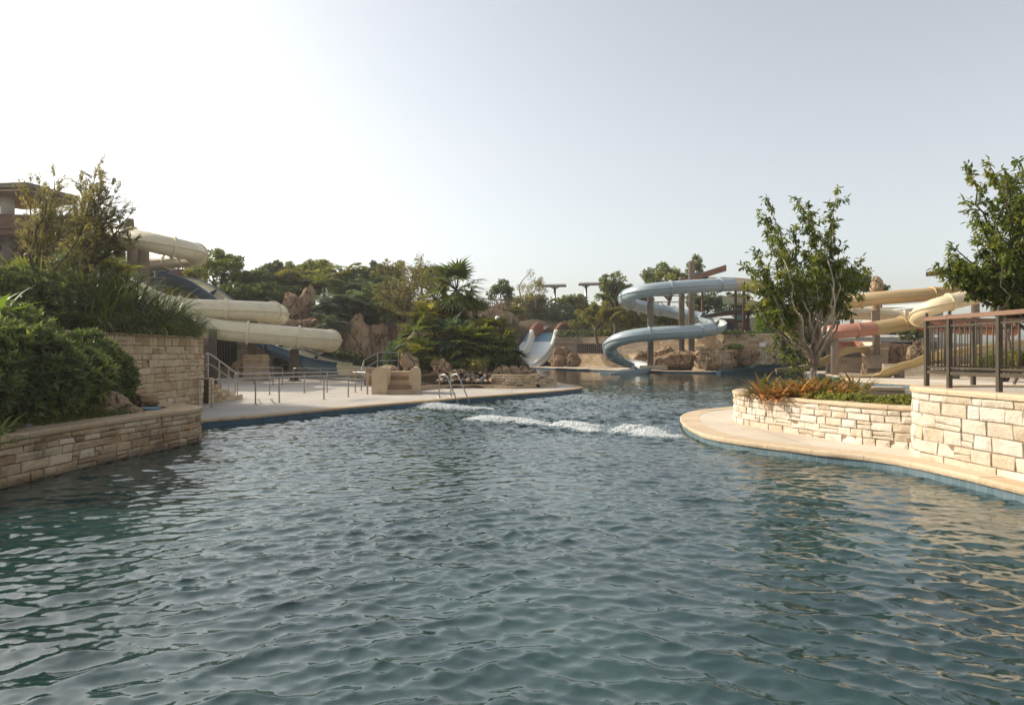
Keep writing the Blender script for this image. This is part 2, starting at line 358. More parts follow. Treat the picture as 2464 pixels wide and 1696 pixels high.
def clump_crown(m, r, c, rad, nclump, nleaf, L, lw, flat=.75, hollow=.35, shade_t=.5, lump=.35, up=.25):
    """an uneven crown: leaf clumps spread through an ellipsoid with lobes and gaps"""
    c = np.asarray(c, float); rad = np.asarray(rad, float)
    d = rvec(r, nclump); d[:, 2] = np.where(d[:, 2] < -.55, -d[:, 2]*.6, d[:, 2])
    lob = rvec(r, 9); amp = r.uniform(-lump, lump, 9)
    f = 1+(np.maximum(0, d@lob.T)**3*amp).sum(1)
    rr = (hollow+(1-hollow)*r.random(nclump)**.6)*np.clip(f, .45, 1.5)
    C = d*rr[:, None]*rad
    cr = r.uniform(.12, .26, nclump)*rad.mean()
    ct = np.clip(r.normal(shade_t, .17, nclump), 0, 1)
    idx = r.integers(0, nclump, nleaf)
    o = rvec(r, nleaf)*(r.random(nleaf)**.45)[:, None]*cr[idx][:, None]; o[:, 2] *= flat
    P = c+C[idx]+o
    D = unit(o*1.2/(cr[idx][:, None])+rvec(r, nleaf)*.8+np.array([0, 0, up]))
    leafquads(m, P, D, rvec(r, nleaf)*.7+np.array([0, 0, 1.]), r.uniform(.7, 1.3, nleaf)*L, r.uniform(.7, 1.3, nleaf)*lw, np.clip(ct[idx]+r.normal(0, .13, nleaf), 0, 1))
    return c+C
def branch(p0, p1, r, bow=.12, n=7):
    p0 = np.asarray(p0, float); p1 = np.asarray(p1, float); L = np.linalg.norm(p1-p0)
    q = np.linspace(0, 1, n)[:, None]; off = r.normal(0, bow, 3)*L
    P = p0+(p1-p0)*q+off*np.sin(q*PI)
    P[1:-1] += r.normal(0, .015, (n-2, 3))*L
    return P
def far_tree(name, label, cat, px, top, base, wpx, Y, leaf='l_mid', bark='bark', seed=0, n=2600, L=.3, lw=.2, group=None, hollow=.3, dpt=None, trunk=.35, lump=.4, ncl=None):
    """a broad-leaved tree beyond the slides; its crown spans top..base pixels at distance Y"""
    r = np.random.default_rng(seed)
    zt = W(px, top, Y)[2]; zb = W(px, base, Y)[2]; w = wpx/FOC*Y/2; h = (zt-zb)
    c = W(px, (top+base)/2, Y); cz = zb+h*(.5+.08)
    o = empty(name, (c[0], Y, zb-h*trunk-.5), label, cat, group)
    m = M(); C = clump_crown(m, r, (c[0], Y, cz), (w, dpt or w*.9, h*.47), ncl or int(26+w*6), n, L, lw, hollow=hollow, lump=lump)
    m.build('crown', MAT[leaf], o)
    b = M(); foot = np.array([c[0], Y, zb-h*trunk-.5]); fork = np.array([c[0]+r.normal(0, .1)*w, Y, zb+h*.2])
    tube(b, branch(foot, fork, r, .05), np.linspace(.05, .035, 7)*max(h, w)+.02, 7)
    for q in C[r.choice(len(C), min(10, len(C)), False)]:
        tube(b, branch(fork-(0, 0, r.uniform(0, .15)*h), q, r), np.linspace(.028, .006, 7)*max(h, w)+.006, 5)
    b.build('trunk', MAT[bark], o, True)
    return o
def rosette_shrub(name, label, cat, c, rad, n, L=.1, lw=.036, leaf='l_gloss', seed=0, group=None, per=9, floor=None, lump=.35, hollow=.62, t0=.45):
    """a bush of leaf rosettes at its twig ends"""
    r = np.random.default_rng(seed); c = np.asarray(c, float); rad = np.asarray(rad, float)
    d = rvec(r, n); lob = rvec(r, 16); amp = r.uniform(-lump, lump, 16)
    f = np.clip(1+(np.maximum(0, d@lob.T)**6*amp).sum(1), .6, 1.45)
    R = f*(hollow+(1-hollow)*r.random(n)**.4)
    P = c+d*R[:, None]*rad
    if floor is not None: k = P[:, 2] > floor; P = P[k]; d = d[k]; R = R[k]; n = len(P)
    ax = unit(d*.8+rvec(r, n)*.45+np.array([0, 0, .55]))
    s1 = unit(np.cross(ax, rvec(r, n))); s2 = np.cross(ax, s1)
    a = (np.arange(per)[None]*2.4+r.uniform(0, 6, (n, 1))); op = np.linspace(1.25, .35, per)[None]+r.normal(0, .12, (n, per))
    D = (ax[:, None]*np.cos(op)[..., None]+(s1[:, None]*np.cos(a)[..., None]+s2[:, None]*np.sin(a)[..., None])*np.sin(op)[..., None]).reshape(-1, 3)
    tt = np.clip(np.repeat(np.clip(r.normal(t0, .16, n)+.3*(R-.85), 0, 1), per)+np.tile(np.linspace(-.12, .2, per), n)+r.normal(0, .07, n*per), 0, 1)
    m = M(); leafquads(m, np.repeat(P, per, 0), D, np.repeat(ax, per, 0)+.2*rvec(r, n*per), r.uniform(.75, 1.2, n*per)*L, r.uniform(.8, 1.2, n*per)*lw, tt)
    zb = floor if floor is not None else c[2]-rad[2]*.8
    o = empty(name, (c[0], c[1], zb), label, cat, group)
    m.build('foliage', MAT[leaf], o)
    b = M(); foot = np.array([c[0], c[1], zb-.05])
    for q in P[r.choice(n, min(16, n), False)]: tube(b, branch(foot+r.normal(0, .05, 3)*(1, 1, 0), q, r, .08), np.linspace(.03, .006, 7), 5)
    b.build('stem', MAT['bark_dark'], o, True)
    return o
def grass_clump(name, label, cat, c, R, n, L, lw, leaf='l_grass', seed=0, group=None, el=(.7, 1.45), droop=(1.0, 2.3), k=6, t0=.45):
    r = np.random.default_rng(seed); c = np.asarray(c, float)
    az = r.uniform(0, 2*PI, n); rr = np.sqrt(r.random(n))*R
    B = c+np.stack([np.cos(az)*rr, np.sin(az)*rr, np.zeros(n)], 1)
    m = M(); straps(m, r, B, az+r.normal(0, .5, n), r.uniform(*el, n), L*r.uniform(.6, 1.15, n), lw*r.uniform(.7, 1.2, n), r.uniform(*droop, n), np.clip(r.normal(t0, .2, n), 0, 1), k)
    o = m.build(name, MAT[leaf]); return tag(o, label, cat, group)
def fan_frond(m, r, hub, az, el, R, t, nb=17, spread=2.2, droop=.5):
    H = np.array([math.cos(az), math.sin(az), 0]); S = np.array([-math.sin(az), math.cos(az), 0])
    f = H*math.cos(el)+np.array([0, 0, 1.])*math.sin(el); n_ = np.cross(f, S)
    th = np.linspace(-spread, spread, nb)+r.normal(0, .03, nb)
    D = f[None]*np.cos(th)[:, None]+S[None]*np.sin(th)[:, None]+n_[None]*(.18*np.abs(np.sin(th*2)))[:, None]
    L = R*(1-.22*np.abs(th)/spread)*r.uniform(.9, 1.08, nb); w = R*.15
    rows = []; p = np.repeat(np.asarray(hub, float)[None], nb, 0); k = 3
    side = unit(np.cross(D, n_[None]))
    for j in range(k+1):
        ww = [w*.35, w*.9, w*.7, w*.05][j]
        rows.append(np.stack([p-side*ww/2, p+side*ww/2], 1))
        p = p+unit(D-np.array([0, 0, 1.])*droop*(j/k)**1.5)*(L/k)[:, None]
    V = np.stack(rows, 1).reshape(nb, -1, 3); base = np.array([(2*j, 2*j+1, 2*j+3, 2*j+2) for j in range(k)])
    m.add(V.reshape(-1, 3), (np.arange(nb)[:, None, None]*(2*k+2)+base[None]).reshape(-1, 4), np.repeat(np.clip(t+r.normal(0, .08, nb), 0, 1), 2*k+2))
def fan_palm(name, label, foot, top, R, nfr=22, seed=0, leaf='l_palm', tr=.07, group=None, bow=.12, low=-.5, dead=.12):
    """fan palm: trunk from foot to top, fronds on stalks all round"""
    r = np.random.default_rng(seed); foot = np.asarray(foot, float); top = np.asarray(top, float)
    o = empty(name, foot, label, 'palm', group)
    b = M()
    if np.linalg.norm(top-foot) > .25:
        P = branch(foot-(0, 0, .2), top, r, bow, 12); tube(b, P, tr*(1+.12*np.sin(np.arange(12)*2.3))+np.linspace(.02, 0, 12), 9)
    m = M()
    for i in range(nfr):
        az = i*2.4+r.normal(0, .2); el = r.uniform(low, 1.25) if i else 1.4
        st = R*r.uniform(.55, .85); H = np.array([math.cos(az)*math.cos(el), math.sin(az)*math.cos(el), math.sin(el)])
        hub = top+H*st; tube(b, np.array([top, top+H*st*.5+(0, 0, .03*R), hub]), [.016*R+.006, .012*R+.004, .008*R+.003], 5)
        fan_frond(m, r, hub, az, el-.35, R*r.uniform(.55, .8), (.15 if r.random() < dead else r.uniform(.35, .8)), droop=r.uniform(.3, .9))
    b.build('trunk', MAT['bark'], o, True); m.build('fronds', MAT[leaf], o)
    return o
def feather_palm(name, label, cat, foot, R, nfr=14, seed=0, leaf='l_palm', group=None, el=(.2, 1.3), height=0, nl=22):
    """arching feather fronds from one heart (cycads, tree ferns, young palms)"""
    r = np.random.default_rng(seed); foot = np.asarray(foot, float); o = empty(name, foot, label, cat, group)
    top = foot+np.array([0, 0, height]); b = M(); m = M()
    tube(b, branch(foot-(0, 0, .15), top+(0, 0, .12*R), r, .04), np.linspace(.09, .07, 7)*R+.02, 7)
    for i in range(nfr):
        az = i*2.4+r.normal(0, .2); e = r.uniform(*el); L = R*r.uniform(.8, 1.15); k = 10; p = top.copy(); P = [p]; H = np.array([math.cos(az), math.sin(az), 0])
        for j in range(k):
            pit = e-1.5*(j/k)**1.4; p = p+(H*math.cos(pit)+np.array([0, 0, math.sin(pit)]))*L/k; P.append(p)
        P = np.array(P); tube(b, P, np.linspace(.012, .003, k+1)*R+.003, 4)
        q = np.linspace(.12, .99, nl); s = q*k; i0 = np.clip(s.astype(int), 0, k-1)
        pts = P[i0]+(P[i0+1]-P[i0])*(s-i0)[:, None]; T = unit(P[i0+1]-P[i0]); S = np.array([-math.sin(az), math.cos(az), 0])
        for sg in (-1, 1):
            leafquads(m, pts, T*.55+sg*S*.9-np.array([0, 0, .25]), np.array([0, 0, 1.])+0*pts, R*.34*np.sin(q*2.7+.25), R*.045, np.clip(r.normal(.5, .12, nl)+r.normal(0, .1), 0, 1), .1)
    b.build('stalks', MAT['bark'], o, True); m.build('fronds', MAT[leaf], o); return o
def guided_tree(name, label, cat, foot, fork, limbs, leaf, bark, seed, L, lw, r0=.07, r1=.035, stems=1, sub=.26, subl=.5, per=16, group=None, start=.35, droop=.5, twig=.006, spread=.12, needle=False):
    """a tree grown along main limbs: trunk, limbs, side twigs and the leaves on them"""
    r = np.random.default_rng(seed); o = empty(name, foot, label, cat, group); b = M(); m = M()
    foot = np.asarray(foot, float); fork = np.asarray(fork, float)
    forks = []
    for s in range(stems):
        f0 = foot+(r.normal(0, .06, 3)*(1, 1, 0) if stems > 1 else 0); f1 = fork+(r.normal(0, .12, 3) if stems > 1 else 0)
        P = branch(f0-(0, 0, .15), f1, r, .05, 9); tube(b, P, np.linspace(r0, r1*1.25, 9)*(1 if s == 0 else .75), 9); forks.append(P)
    LP = []; LD = []; LT = []
    for li, tip in enumerate(limbs):
        tip = np.asarray(tip, float); P = forks[li % stems]; fr = r.uniform(.55, 1.0); st = P[int(fr*(len(P)-1))]
        n = 14; q = np.linspace(0, 1, n)[:, None]; d = tip-st; ln = np.linalg.norm(d)
        bowv = r.normal(0, .06, 3)*ln+np.array([0, 0, -.06*ln]); P = st+d*q+bowv*np.sin(q*PI); P[1:-1] += r.normal(0, .012, (n-2, 3))*ln
        rad = np.linspace(r1, twig*1.3, n); tube(b, P, rad, 7)
        al = arclen(P); k = max(3, int(ln*(1-start)/sub*1.6))
        for u in np.linspace(start, 1, k):
            s = u*(n-1); i0 = min(int(s), n-2); p = P[i0]+(P[i0+1]-P[i0])*(s-i0); T = unit(P[i0+1]-P[i0])
            dv = unit(T*.75+rvec(r, 1)[0]*.9+np.array([0, 0, .15])) if u < .995 else T
            l2 = subl*r.uniform(.5, 1.15)*(1.15-.5*u)
            Q = np.linspace(0, 1, 5)[:, None]*dv*l2+p; Q[:, 2] -= droop*.25*l2*np.linspace(0, 1, 5)**2
            tube(b, Q, np.linspace(twig, twig*.35, 5), 4); base_t = np.clip(r.normal(.5, .16), .1, .95)
            qs = r.uniform(.12, 1.03, per); pts = p+dv*l2*qs[:, None]; pts[:, 2] -= droop*.25*l2*qs**2
            pts += r.normal(0, spread*l2, (per, 3))*np.minimum(1, qs+.2)[:, None]
            LP.append(pts); LD.append(unit(dv*(.9 if needle else .45)+rvec(r, per)*(.5 if needle else .8)-np.array([0, 0, droop*.7]))); LT.append(np.clip(base_t+r.normal(0, .12, per), 0, 1))
    P = np.concatenate(LP); n = len(P)
    leafquads(m, P, np.concatenate(LD), rvec(r, n)*.6+np.array([0, 0, 1.]), L*r.uniform(.65, 1.25, n), lw*r.uniform(.75, 1.25, n), np.concatenate(LT))
    b.build('trunk', MAT[bark], o, True); m.build('crown', MAT[leaf], o); return o
def hedge_mass(name, label, cat, pts, h, w, n, L, lw, leaf, seed=0, group=None, kind=None):
    """low clipped or creeping plants along a line of ground points (x,y,z)"""
    r = np.random.default_rng(seed); P = resample(np.array(pts, float), .1); i = r.integers(0, len(P), n)
    a = r.uniform(0, 2*PI, n); q = np.sqrt(r.random(n))
    top = h*(1-.75*q**3)*(.75+.25*np.sin(P[i, 0]*7+P[i, 1]*5))
    B = P[i]+np.stack([np.cos(a)*q*w, np.sin(a)*q*w, top*r.uniform(.3, 1.05, n)], 1)
    D = unit(np.stack([np.cos(a)*q, np.sin(a)*q, .6+0*q], 1)+.7*rvec(r, n)); m = M()
    leafquads(m, B, D, rvec(r, n)*.6+np.array([0, 0, 1.]), L*r.uniform(.7, 1.3, n), lw*r.uniform(.7, 1.3, n), np.clip(r.normal(.45, .2, n), 0, 1))
    return tag(m.build(name, MAT[leaf]), label, cat, group, kind)

# ------------------------------------------------------------------ stone
def pathfn(pts):
    P = np.asarray(pts, float); s = arclen(P)
    def f(q):
        q = np.asarray(q, float); X = np.interp(q, s, P[:, 0]); Y = np.interp(q, s, P[:, 1])
        e = .04; T = np.stack([np.interp(q+e, s, P[:, 0])-np.interp(q-e, s, P[:, 0]), np.interp(q+e, s, P[:, 1])-np.interp(q-e, s, P[:, 1])], -1)
        T = T/(np.linalg.norm(T, axis=-1, keepdims=True)+1e-9)
        return X, Y, T[..., 1], -T[..., 0]          # outward is to the right of the way along the path
    return f, s[-1]
def ashlar(m, pts, z0, z1, rows=(.16, .26), bw=(.22, .55), res=(6, 5), gap=.012, rough=.02, seed=0, thin=.22, bulge=.025, ztop=None, mix=0.0):
    """coursed rock-faced blocks on the right hand side of a path"""
    r = np.random.default_rng(seed); f, S = pathfn(pts); z = z0
    while z < z1-.02:
        h = min(r.uniform(*rows), z1-z)
        if z1-(z+h) < rows[0]*.55: h = z1-z
        s = -r.uniform(0, bw[0])
        while s < S:
            w = r.uniform(*bw)*(1 if r.random() > .15 else .55); parts = [(z, h)]
            if h > rows[0]*1.1 and r.random() < thin: q = r.uniform(.4, .6); parts = [(z, h*q), (z+h*q, h*(1-q))]
            for (zz, hh) in parts:
                a = max(0, s)+gap/2; b = min(S, s+w)-gap/2
                if b-a < .03: continue
                if ztop is not None and zz+hh*.7 > ztop((a+b)/2): continue
                nu, nv = res[0]+2, res[1]+2; ew = min(.2, .006/(b-a)); eh = min(.2, .006/hh); u = np.concatenate([[0], np.linspace(ew, 1-ew, nu-2), [1]]); v = np.concatenate([[0], np.linspace(eh, 1-eh, nv-2), [1]])
                uu, vv = np.meshgrid(u, v, indexing='ij')
                j = r.normal(0, gap*.45, 4)
                ss = a+(b-a)*uu+(j[0]*(1-uu)+j[1]*uu)*(vv-.5)*2
                zq = zz+gap/2+(hh-gap)*vv+(j[2]*(1-vv)+j[3]*vv)*(uu-.5)*2
                edge = np.minimum(np.minimum(uu, 1-uu)*(b-a), np.minimum(vv, 1-vv)*hh)
                e = np.clip(edge/.03, 0, 1); r0 = r.random(); o1, o2, ph = r.uniform(-1, 1), r.uniform(-1, 1), r.uniform(0, 99)
                X, Y, nx, ny = f(ss)
                nz = np.array([noise.noise(Vector((x*5.5+ph, y*5.5, zc*5.5))) for x, y, zc in zip(X.ravel(), Y.ravel(), zq.ravel())]).reshape(X.shape)
                d = np.where(e <= 0, -.004+bulge*.12, (bulge*(.3+.7*r0)+rough*nz+.012*(o1*(uu-.5)+o2*(vv-.5))*2)*np.minimum(1, .55+.45*e))
                m.add(np.stack([X+nx*d, Y+ny*d, zq], -1).reshape(-1, 3), gridfaces(nu, nv), np.clip(r.random()*.9+r.normal(0, .05), 0, 1))
            s += w
        z += h
def wall_core(m, pts, z0, z1, thick, inset=.006, t=.5):
    P = np.asarray(pts, float); f, S = pathfn(P); q = np.concatenate([arclen(P)])
    X, Y, nx, ny = f(q)
    A = np.stack([X-nx*inset, Y-ny*inset], -1); B = np.stack([X-nx*thick, Y-ny*thick], -1)
    n = len(A); z1 = np.broadcast_to(z1, (n,))
    V = np.concatenate([np.c_[A, np.full(n, z0)], np.c_[A, z1], np.c_[B, z1], np.c_[B, np.full(n, z0)]]).reshape(4, n, 3).transpose(1, 0, 2)
    m.add(V.reshape(-1, 3), gridfaces(n, 4, True), t)
    m.add(np.concatenate([V[0], V[-1]]), [(0, 1, 2, 3), (7, 6, 5, 4)], t)
def coping(m, pts, z0, z1, out, inn, slab=(.5, .9), seed=0, gap=.008, rough=.012, step=.12):
    """a row of flat coping slabs following a path"""
    r = np.random.default_rng(seed); f, S = pathfn(pts); s = 0
    while s < S-.02:
        w = r.uniform(*slab); e = min(S, s+w)
        if S-e < slab[0]*.5: e = S
        k = max(3, int((e-s)/step)+2); q = np.linspace(s+gap/2, e-gap/2, k); X, Y, nx, ny = f(q)
        t = r.random(); dz = r.normal(0, .002)
        jit = np.array([noise.noise(Vector((x*4, y*4, 3.3))) for x, y in zip(X, Y)])*rough
        prof = [(-inn, z0+.004), (-inn, z1+dz), (out-.012, z1+dz), (out+.0, z1-.014), (out+.002, (z0+z1)/2), (out-.006, z0+.008), (out-.012, z0+.004)]
        V = np.stack([np.stack([X+nx*(o+(jit if o > 0 else 0)), Y+ny*(o+(jit if o > 0 else 0)), np.full(k, z)], -1) for o, z in prof], 1)
        c0 = V[:1].mean(1, keepdims=True)+0*V[:1]; c1 = V[-1:].mean(1, keepdims=True)+0*V[-1:]
        V = np.concatenate([c0+(V[:1]-c0)*.001, V, c1+(V[-1:]-c1)*.001])
        # end faces close the slab
        m.add(V.reshape(-1, 3), gridfaces(len(V), len(prof), True)[:, ::-1], t)
        s = e
def stone_wall(name, label, pts, z0, z1, mat, cap=None, capm='cap_tan', mort='mortar', thick=.3, cat='wall', group=None, capd=(.03, .36), caph=.07, **kw):
    """thing: mortared core, facing blocks and coping"""
    P = resample(np.array(pts, float), .15); mid = P[len(P)//2]
    o = empty(name, (mid[0], mid[1], z0), label, cat, group)
    m = M(); wall_core(m, P, z0, z1-.004, thick); m.build('core', MAT[mort], o)
    b = M(); ashlar(b, P, z0, z1, **kw); b.build('facing', MAT[mat], o)
    if cap is not False:
        c = M(); coping(c, P, z1, z1+caph, capd[0], capd[1], seed=kw.get('seed', 0)+7); c.build('coping', MAT[capm], o)
    return o
def rock_mesh(m, c, s, seed=0, sub=24, rough=.28, flat=.0, t=.5, rz=0.0):
    r = np.random.default_rng(seed); nu = sub; nv = int(sub*.6)
    u = np.linspace(0, 2*PI, nu, endpoint=False); v = np.linspace(-PI/2*.98, PI/2*.98, nv)
    vv, uu = np.meshgrid(v, u, indexing='ij'); ph = r.uniform(0, 50)
    D = np.stack([np.cos(vv)*np.cos(uu), np.cos(vv)*np.sin(uu), np.sin(vv)], -1).reshape(-1, 3)
    pl = rvec(r, 18); off = r.uniform(.66, .95, 18)
    cut = np.min(np.where(D@pl.T > .05, off/np.maximum(D@pl.T, .05), 9), 1); rad = np.minimum(1.05, cut)
    nz = np.array([noise.fractal(Vector((d[0]*1.7+ph, d[1]*1.7, d[2]*1.2)), 1.0, 2.1, 5) for d in D])
    nz2 = np.array([abs(noise.noise(Vector((d[0]*3.1+ph, d[1]*3.1+9, d[2]*.9)))) for d in D])
    rad = rad*(1+rough*.8*nz-.2*rough*nz2)
    V = D*rad[:, None]*np.asarray(s)/2.0; cz, sz = math.cos(rz), math.sin(rz)
    V = V@np.array([[cz, sz, 0], [-sz, cz, 0], [0, 0, 1]])+np.asarray(c, float)
    m.add(V, gridfaces(nv, nu, True), t)
def rock(name, label, c, s, mat='rock_brown', seed=0, sub=34, rough=.28, cat='rock', group=None, rz=0):
    m = M(); rock_mesh(m, c, s, seed, sub, rough, rz=rz); o = m.build(name, MAT[mat], None, False)
    return tag(o, label, cat, group)

# ------------------------------------------------------------------ water slides
def slide_root(name, label, P, cat='water slide', group=None):
    return empty(name, (P[:, 0].mean(), P[:, 1].mean(), 0), label, cat, group)
def tube_part(o, P, r, mat, every=3.2, seam=True, name='tube', ring_mat=None, k=22, phase=0.3, open_end=None):
    m = M(); sweep(m, P, circle(r, k), caps=False); sweep(m, P, circle(r-.02, k)[::-1], caps=False); m.build(name, MAT[mat], o, True)
    s = arclen(P); T, S, U = frames(P)
    if seam:
        for sg in (-1, 1):
            q = M(); a = r+.075
            prof = np.array([(sg*(r-.01), -.035), (sg*a, -.026), (sg*a, .026), (sg*(r-.01), .035)])
            sweep(q, P, prof if sg > 0 else prof[::-1]); q.build('seam_flange', MAT[mat], o)
    d = every*phase
    while d < s[-1]:
        i = int(np.clip(np.searchsorted(s, d), 1, len(P)-2)); c = P[i]; tt = T[i]
        q = M(); sweep(q, np.array([c-tt*.055, c, c+tt*.055]), circle(r+.09, k)); q.build('joint_flange', MAT[ring_mat or mat], o)
        d += every
def trough_part(o, P, r, mat, mat_in, name='chute', half=1.65, lip=.10, bank=None, scale=None, every=3.4, phase=.4):
    """an open half pipe: outer shell, inner bed and lips"""
    a = np.linspace(-half, half, 19); ro, ri = r, r-.035
    po = np.stack([np.sin(a)*ro, -np.cos(a)*ro], 1); pi_ = np.stack([np.sin(a)*ri, -np.cos(a)*ri], 1)
    if bank is not None: pass
    m = M(); sweep(m, P, po[::-1], wrap=False, caps=False, scale=scale); m.build(name, MAT[mat], o, True)
    m = M(); sweep(m, P, pi_, wrap=False, caps=False, scale=scale); m.build('bed', MAT[mat_in], o, True)
    for sg in (-1, 1):
        e = po[-1] if sg > 0 else po[0]; q = M()
        pr = np.array([(e[0]-sg*.05, e[1]-.02), (e[0]+sg*lip, e[1]-.02), (e[0]+sg*lip, e[1]+.035), (e[0]-sg*.05, e[1]+.035)])
        sweep(q, P, pr if sg > 0 else pr[::-1], scale=scale); q.build('lip', MAT[mat], o, False)
    s = arclen(P); T, S, U = frames(P); d = every*phase
    pf = np.concatenate([np.stack([np.sin(a)*(ro+.055), -np.cos(a)*(ro+.055)], 1), np.stack([np.sin(a)*(ro-.005), -np.cos(a)*(ro-.005)], 1)[::-1]])
    while d < s[-1]-.3:
        i = int(np.clip(np.searchsorted(s, d), 1, len(P)-2)); q = M(); sc = 1 if scale is None else scale[i]
        sweep(q, np.array([P[i]-T[i]*.035, P[i], P[i]+T[i]*.035]), pf[::-1], scale=[sc]*3); q.build('joint_flange', MAT[mat], o); d += every
def post_part(o, x, y, z0, z1, r, mat='post', collar=True, name='support_post'):
    m = M(); prof = [(.001, z0), (r*1.0, z0), (r, z1-.0), (.001, z1)]
    if collar: prof = [(.001, z0), (r, z0), (r, z1-.12), (r*1.12, z1-.1), (r*1.12, z1-.02), (.001, z1)]
    lathe(m, prof, (x, y, 0), 18); p = m.build(name, MAT[mat], o, False)
    if collar: c = M(); lathe(c, [(.001, z0+.01), (r*1.55, z0+.01), (r*1.55, z0+.06), (.001, z0+.065)], (x, y, 0), 14); c.build('base_plate', MAT[mat], p)
    for f in p.data.polygons: f.use_smooth = abs(f.normal.z) < .5
    return p
def path_px(pts, n=8):
    return resample(catmull([W(*p) for p in pts], n), .32)

# ------------------------------------------------------------------ railings
def railing(name, label, feet, h, mat='steel', r=.021, pr=.025, rails=(1.0,), cat='railing', group=None, posts=None, z1=None):
    """steel handrail: posts with foot plates under one or more rails; feet are (x,y,z)"""
    F = np.array(feet, float); o = empty(name, F[len(F)//2], label, cat, group)
    for i, p in enumerate(F):
        if posts is not None and i not in posts: continue
        m = M(); lathe(m, [(.001, .004), (pr, .004), (pr, h-.0), (.001, h)], p, 10); q = m.build('post', MAT[mat], o, False)
        m = M(); lathe(m, [(.001, 0), (.06, 0), (.06, .012), (.001, .014)], p, 10); m.build('foot_plate', MAT[mat], q, False)
    for q in rails:
        P = F+np.array([0, 0, h*q]); m = M(); tube(m, resample(P, .25) if len(P) > 2 else P, r, 10); m.build('rail', MAT[mat], o, True)
    return o
make_materials()
rng = np.random.default_rng(5)

# ================================================================== ground
CTRL = [(x, y, -1.0) for x in (-6, -3, 0, 3, 6, 9) for y in (-8, 0, 6, 12, 18, 24, 30, 36, 42)]
CTRL += [(x, y, -1.0) for x, y in ((3, 48), (8, 50), (14, 50), (20, 48), (26, 50), (3, 56), (9, 58), (15, 56), (5, 66), (10, 64), (16, 60), (22, 58), (3, 74), (8, 74), (13, 68), (20, 64), (26, 58), (14, 30), (18, 36), (24, 40), (30, 44), (20, 28), (28, 32), (36, 50), (12, 20), (16, 24), (-12, 26), (-12, 32), (-12, 38), (-16, 30), (-16, 38), (-8, 40), (-4, 46), (-12, 43), (-18, 44), (6, 80), (0, 80), (34, 58), (8, 79), (13, 76), (-20, 44), (-8, 12), (-8, 6))]
CTRL += [(-13, 50, .6), (-8, 50, .3), (-8, 54, 1.2), (-13, 56, 4.5), (-18, 50, 4.2), (-24, 50, 6.0), (-30, 52, 7.0), (-20, 58, 6.2), (-28, 62, 7.6), (-10, 62, 5.2), (-14, 70, 7.2), (-4, 62, 3.2), (-5, 72, 6.3), (-3, 84, 7.2), (-10, 84, 8), (-40, 60, 8.5), (-26, 40, 4.5), (-24, 30, 2.5), (-34, 36, 6),
         (4, 92, 6.0), (10, 90, 5.6), (16, 84, 4.0), (22, 76, 3.3), (12, 98, 7.4), (22, 96, 7), (30, 74, 3.2), (30, 90, 6), (38, 70, 2.2), (44, 64, 1.6), (50, 50, 1.5), (40, 90, 3), (-22, 110, 9), (0, 110, 9), (20, 115, 8), (45, 115, 4), (60, 80, 2), (40, 38, 1.2), (16, 12, .8), (14, 4, .8), (30, 16, 1), (24, 20, .2), (-60, 60, 10), (-60, 120, 10), (60, 140, 4), (-40, 20, 4), (-14, 2, 1), (-30, 2, 2)]
CTRL = np.array(CTRL, float)
def ground_z(x, y):
    x = np.asarray(x, float); y = np.asarray(y, float)
    d2 = (x[..., None]-CTRL[:, 0])**2+(y[..., None]-CTRL[:, 1])**2+.3
    w = d2**-2.0
    return (w*CTRL[:, 2]).sum(-1)/w.sum(-1)
xs = np.concatenate([[-900, -400, -200, -120], np.linspace(-80, 80, 150), [120, 200, 400, 900]])
ys = np.concatenate([[-300, -100, -40], np.linspace(-20, 150, 160), [190, 260, 400, 700, 1200]])
gx, gy = np.meshgrid(xs, ys, indexing='ij')
gz = ground_z(gx, gy)
gz = gz+np.where(gz > 0, 1, 0)*.25*(np.sin(gx*.9+gy*.4)*np.cos(gy*.7-gx*.3))
far = np.clip((np.hypot(gx, gy-40)-110)/200, 0, 1); gz = gz*(1-far)+2.0*far
m = M(); m.add(np.stack([gx, gy, gz], -1).reshape(-1, 3), gridfaces(len(xs), len(ys))[:, ::-1])
tag(m.build('ground', MAT['hill'], None, True), kind='structure')
def gz1(x, y): return float(ground_z(np.array([x]), np.array([y]))[0])

# ================================================================== pool decks
def deck(name, outline, edge, mat, tile, capm, seed, z=.18, wid=.38, cop=.065):
    """paved slab with a coping and a tile band along its water edge"""
    m = M(); polyfill(m, outline, z); o = m.build(name, MAT[mat]); tag(o, kind='structure')
    P = resample(np.array(edge, float), .15)
    c = M(); coping(c, P, z-cop, z+.006, .035, wid, (.7, 1.3), seed, .006, .01); c.build('coping', MAT[capm], o)
    f, S = pathfn(P); q = np.linspace(0, S, int(S/.3)+2); X, Y, nx, ny = f(q)
    V = np.stack([np.stack([X, Y, 0*X-.75], -1), np.stack([X, Y, 0*X+z-cop+.002], -1)], 1)
    uv = np.stack([np.stack([q, 0*q-.75+.012, 0*q], -1), np.stack([q, 0*q+z-cop+.014, 0*q], -1)], 1)
    t = M(); t.add(V.reshape(-1, 3), gridfaces(len(q), 2), .5, uv.reshape(-1, 3)); t.build('tile_band', MAT[tile], o)
    return o
L_EDGE = catmull([(-9.6, 14.6), (-8.5, 15.5), (-7.5, 16.3), (-6.75, 17.2), (-5.85, 18.6), (-4.6, 20.6), (-3.2, 22.5), (-1.95, 24.2), (-.55, 25.9), (1.15, 27.9), (2.5, 29.9), (3.15, 31.3), (3.3, 32.8), (2.8, 35.2), (1.6, 38.8), (-.5, 41.5), (-4, 43.5)], 6)
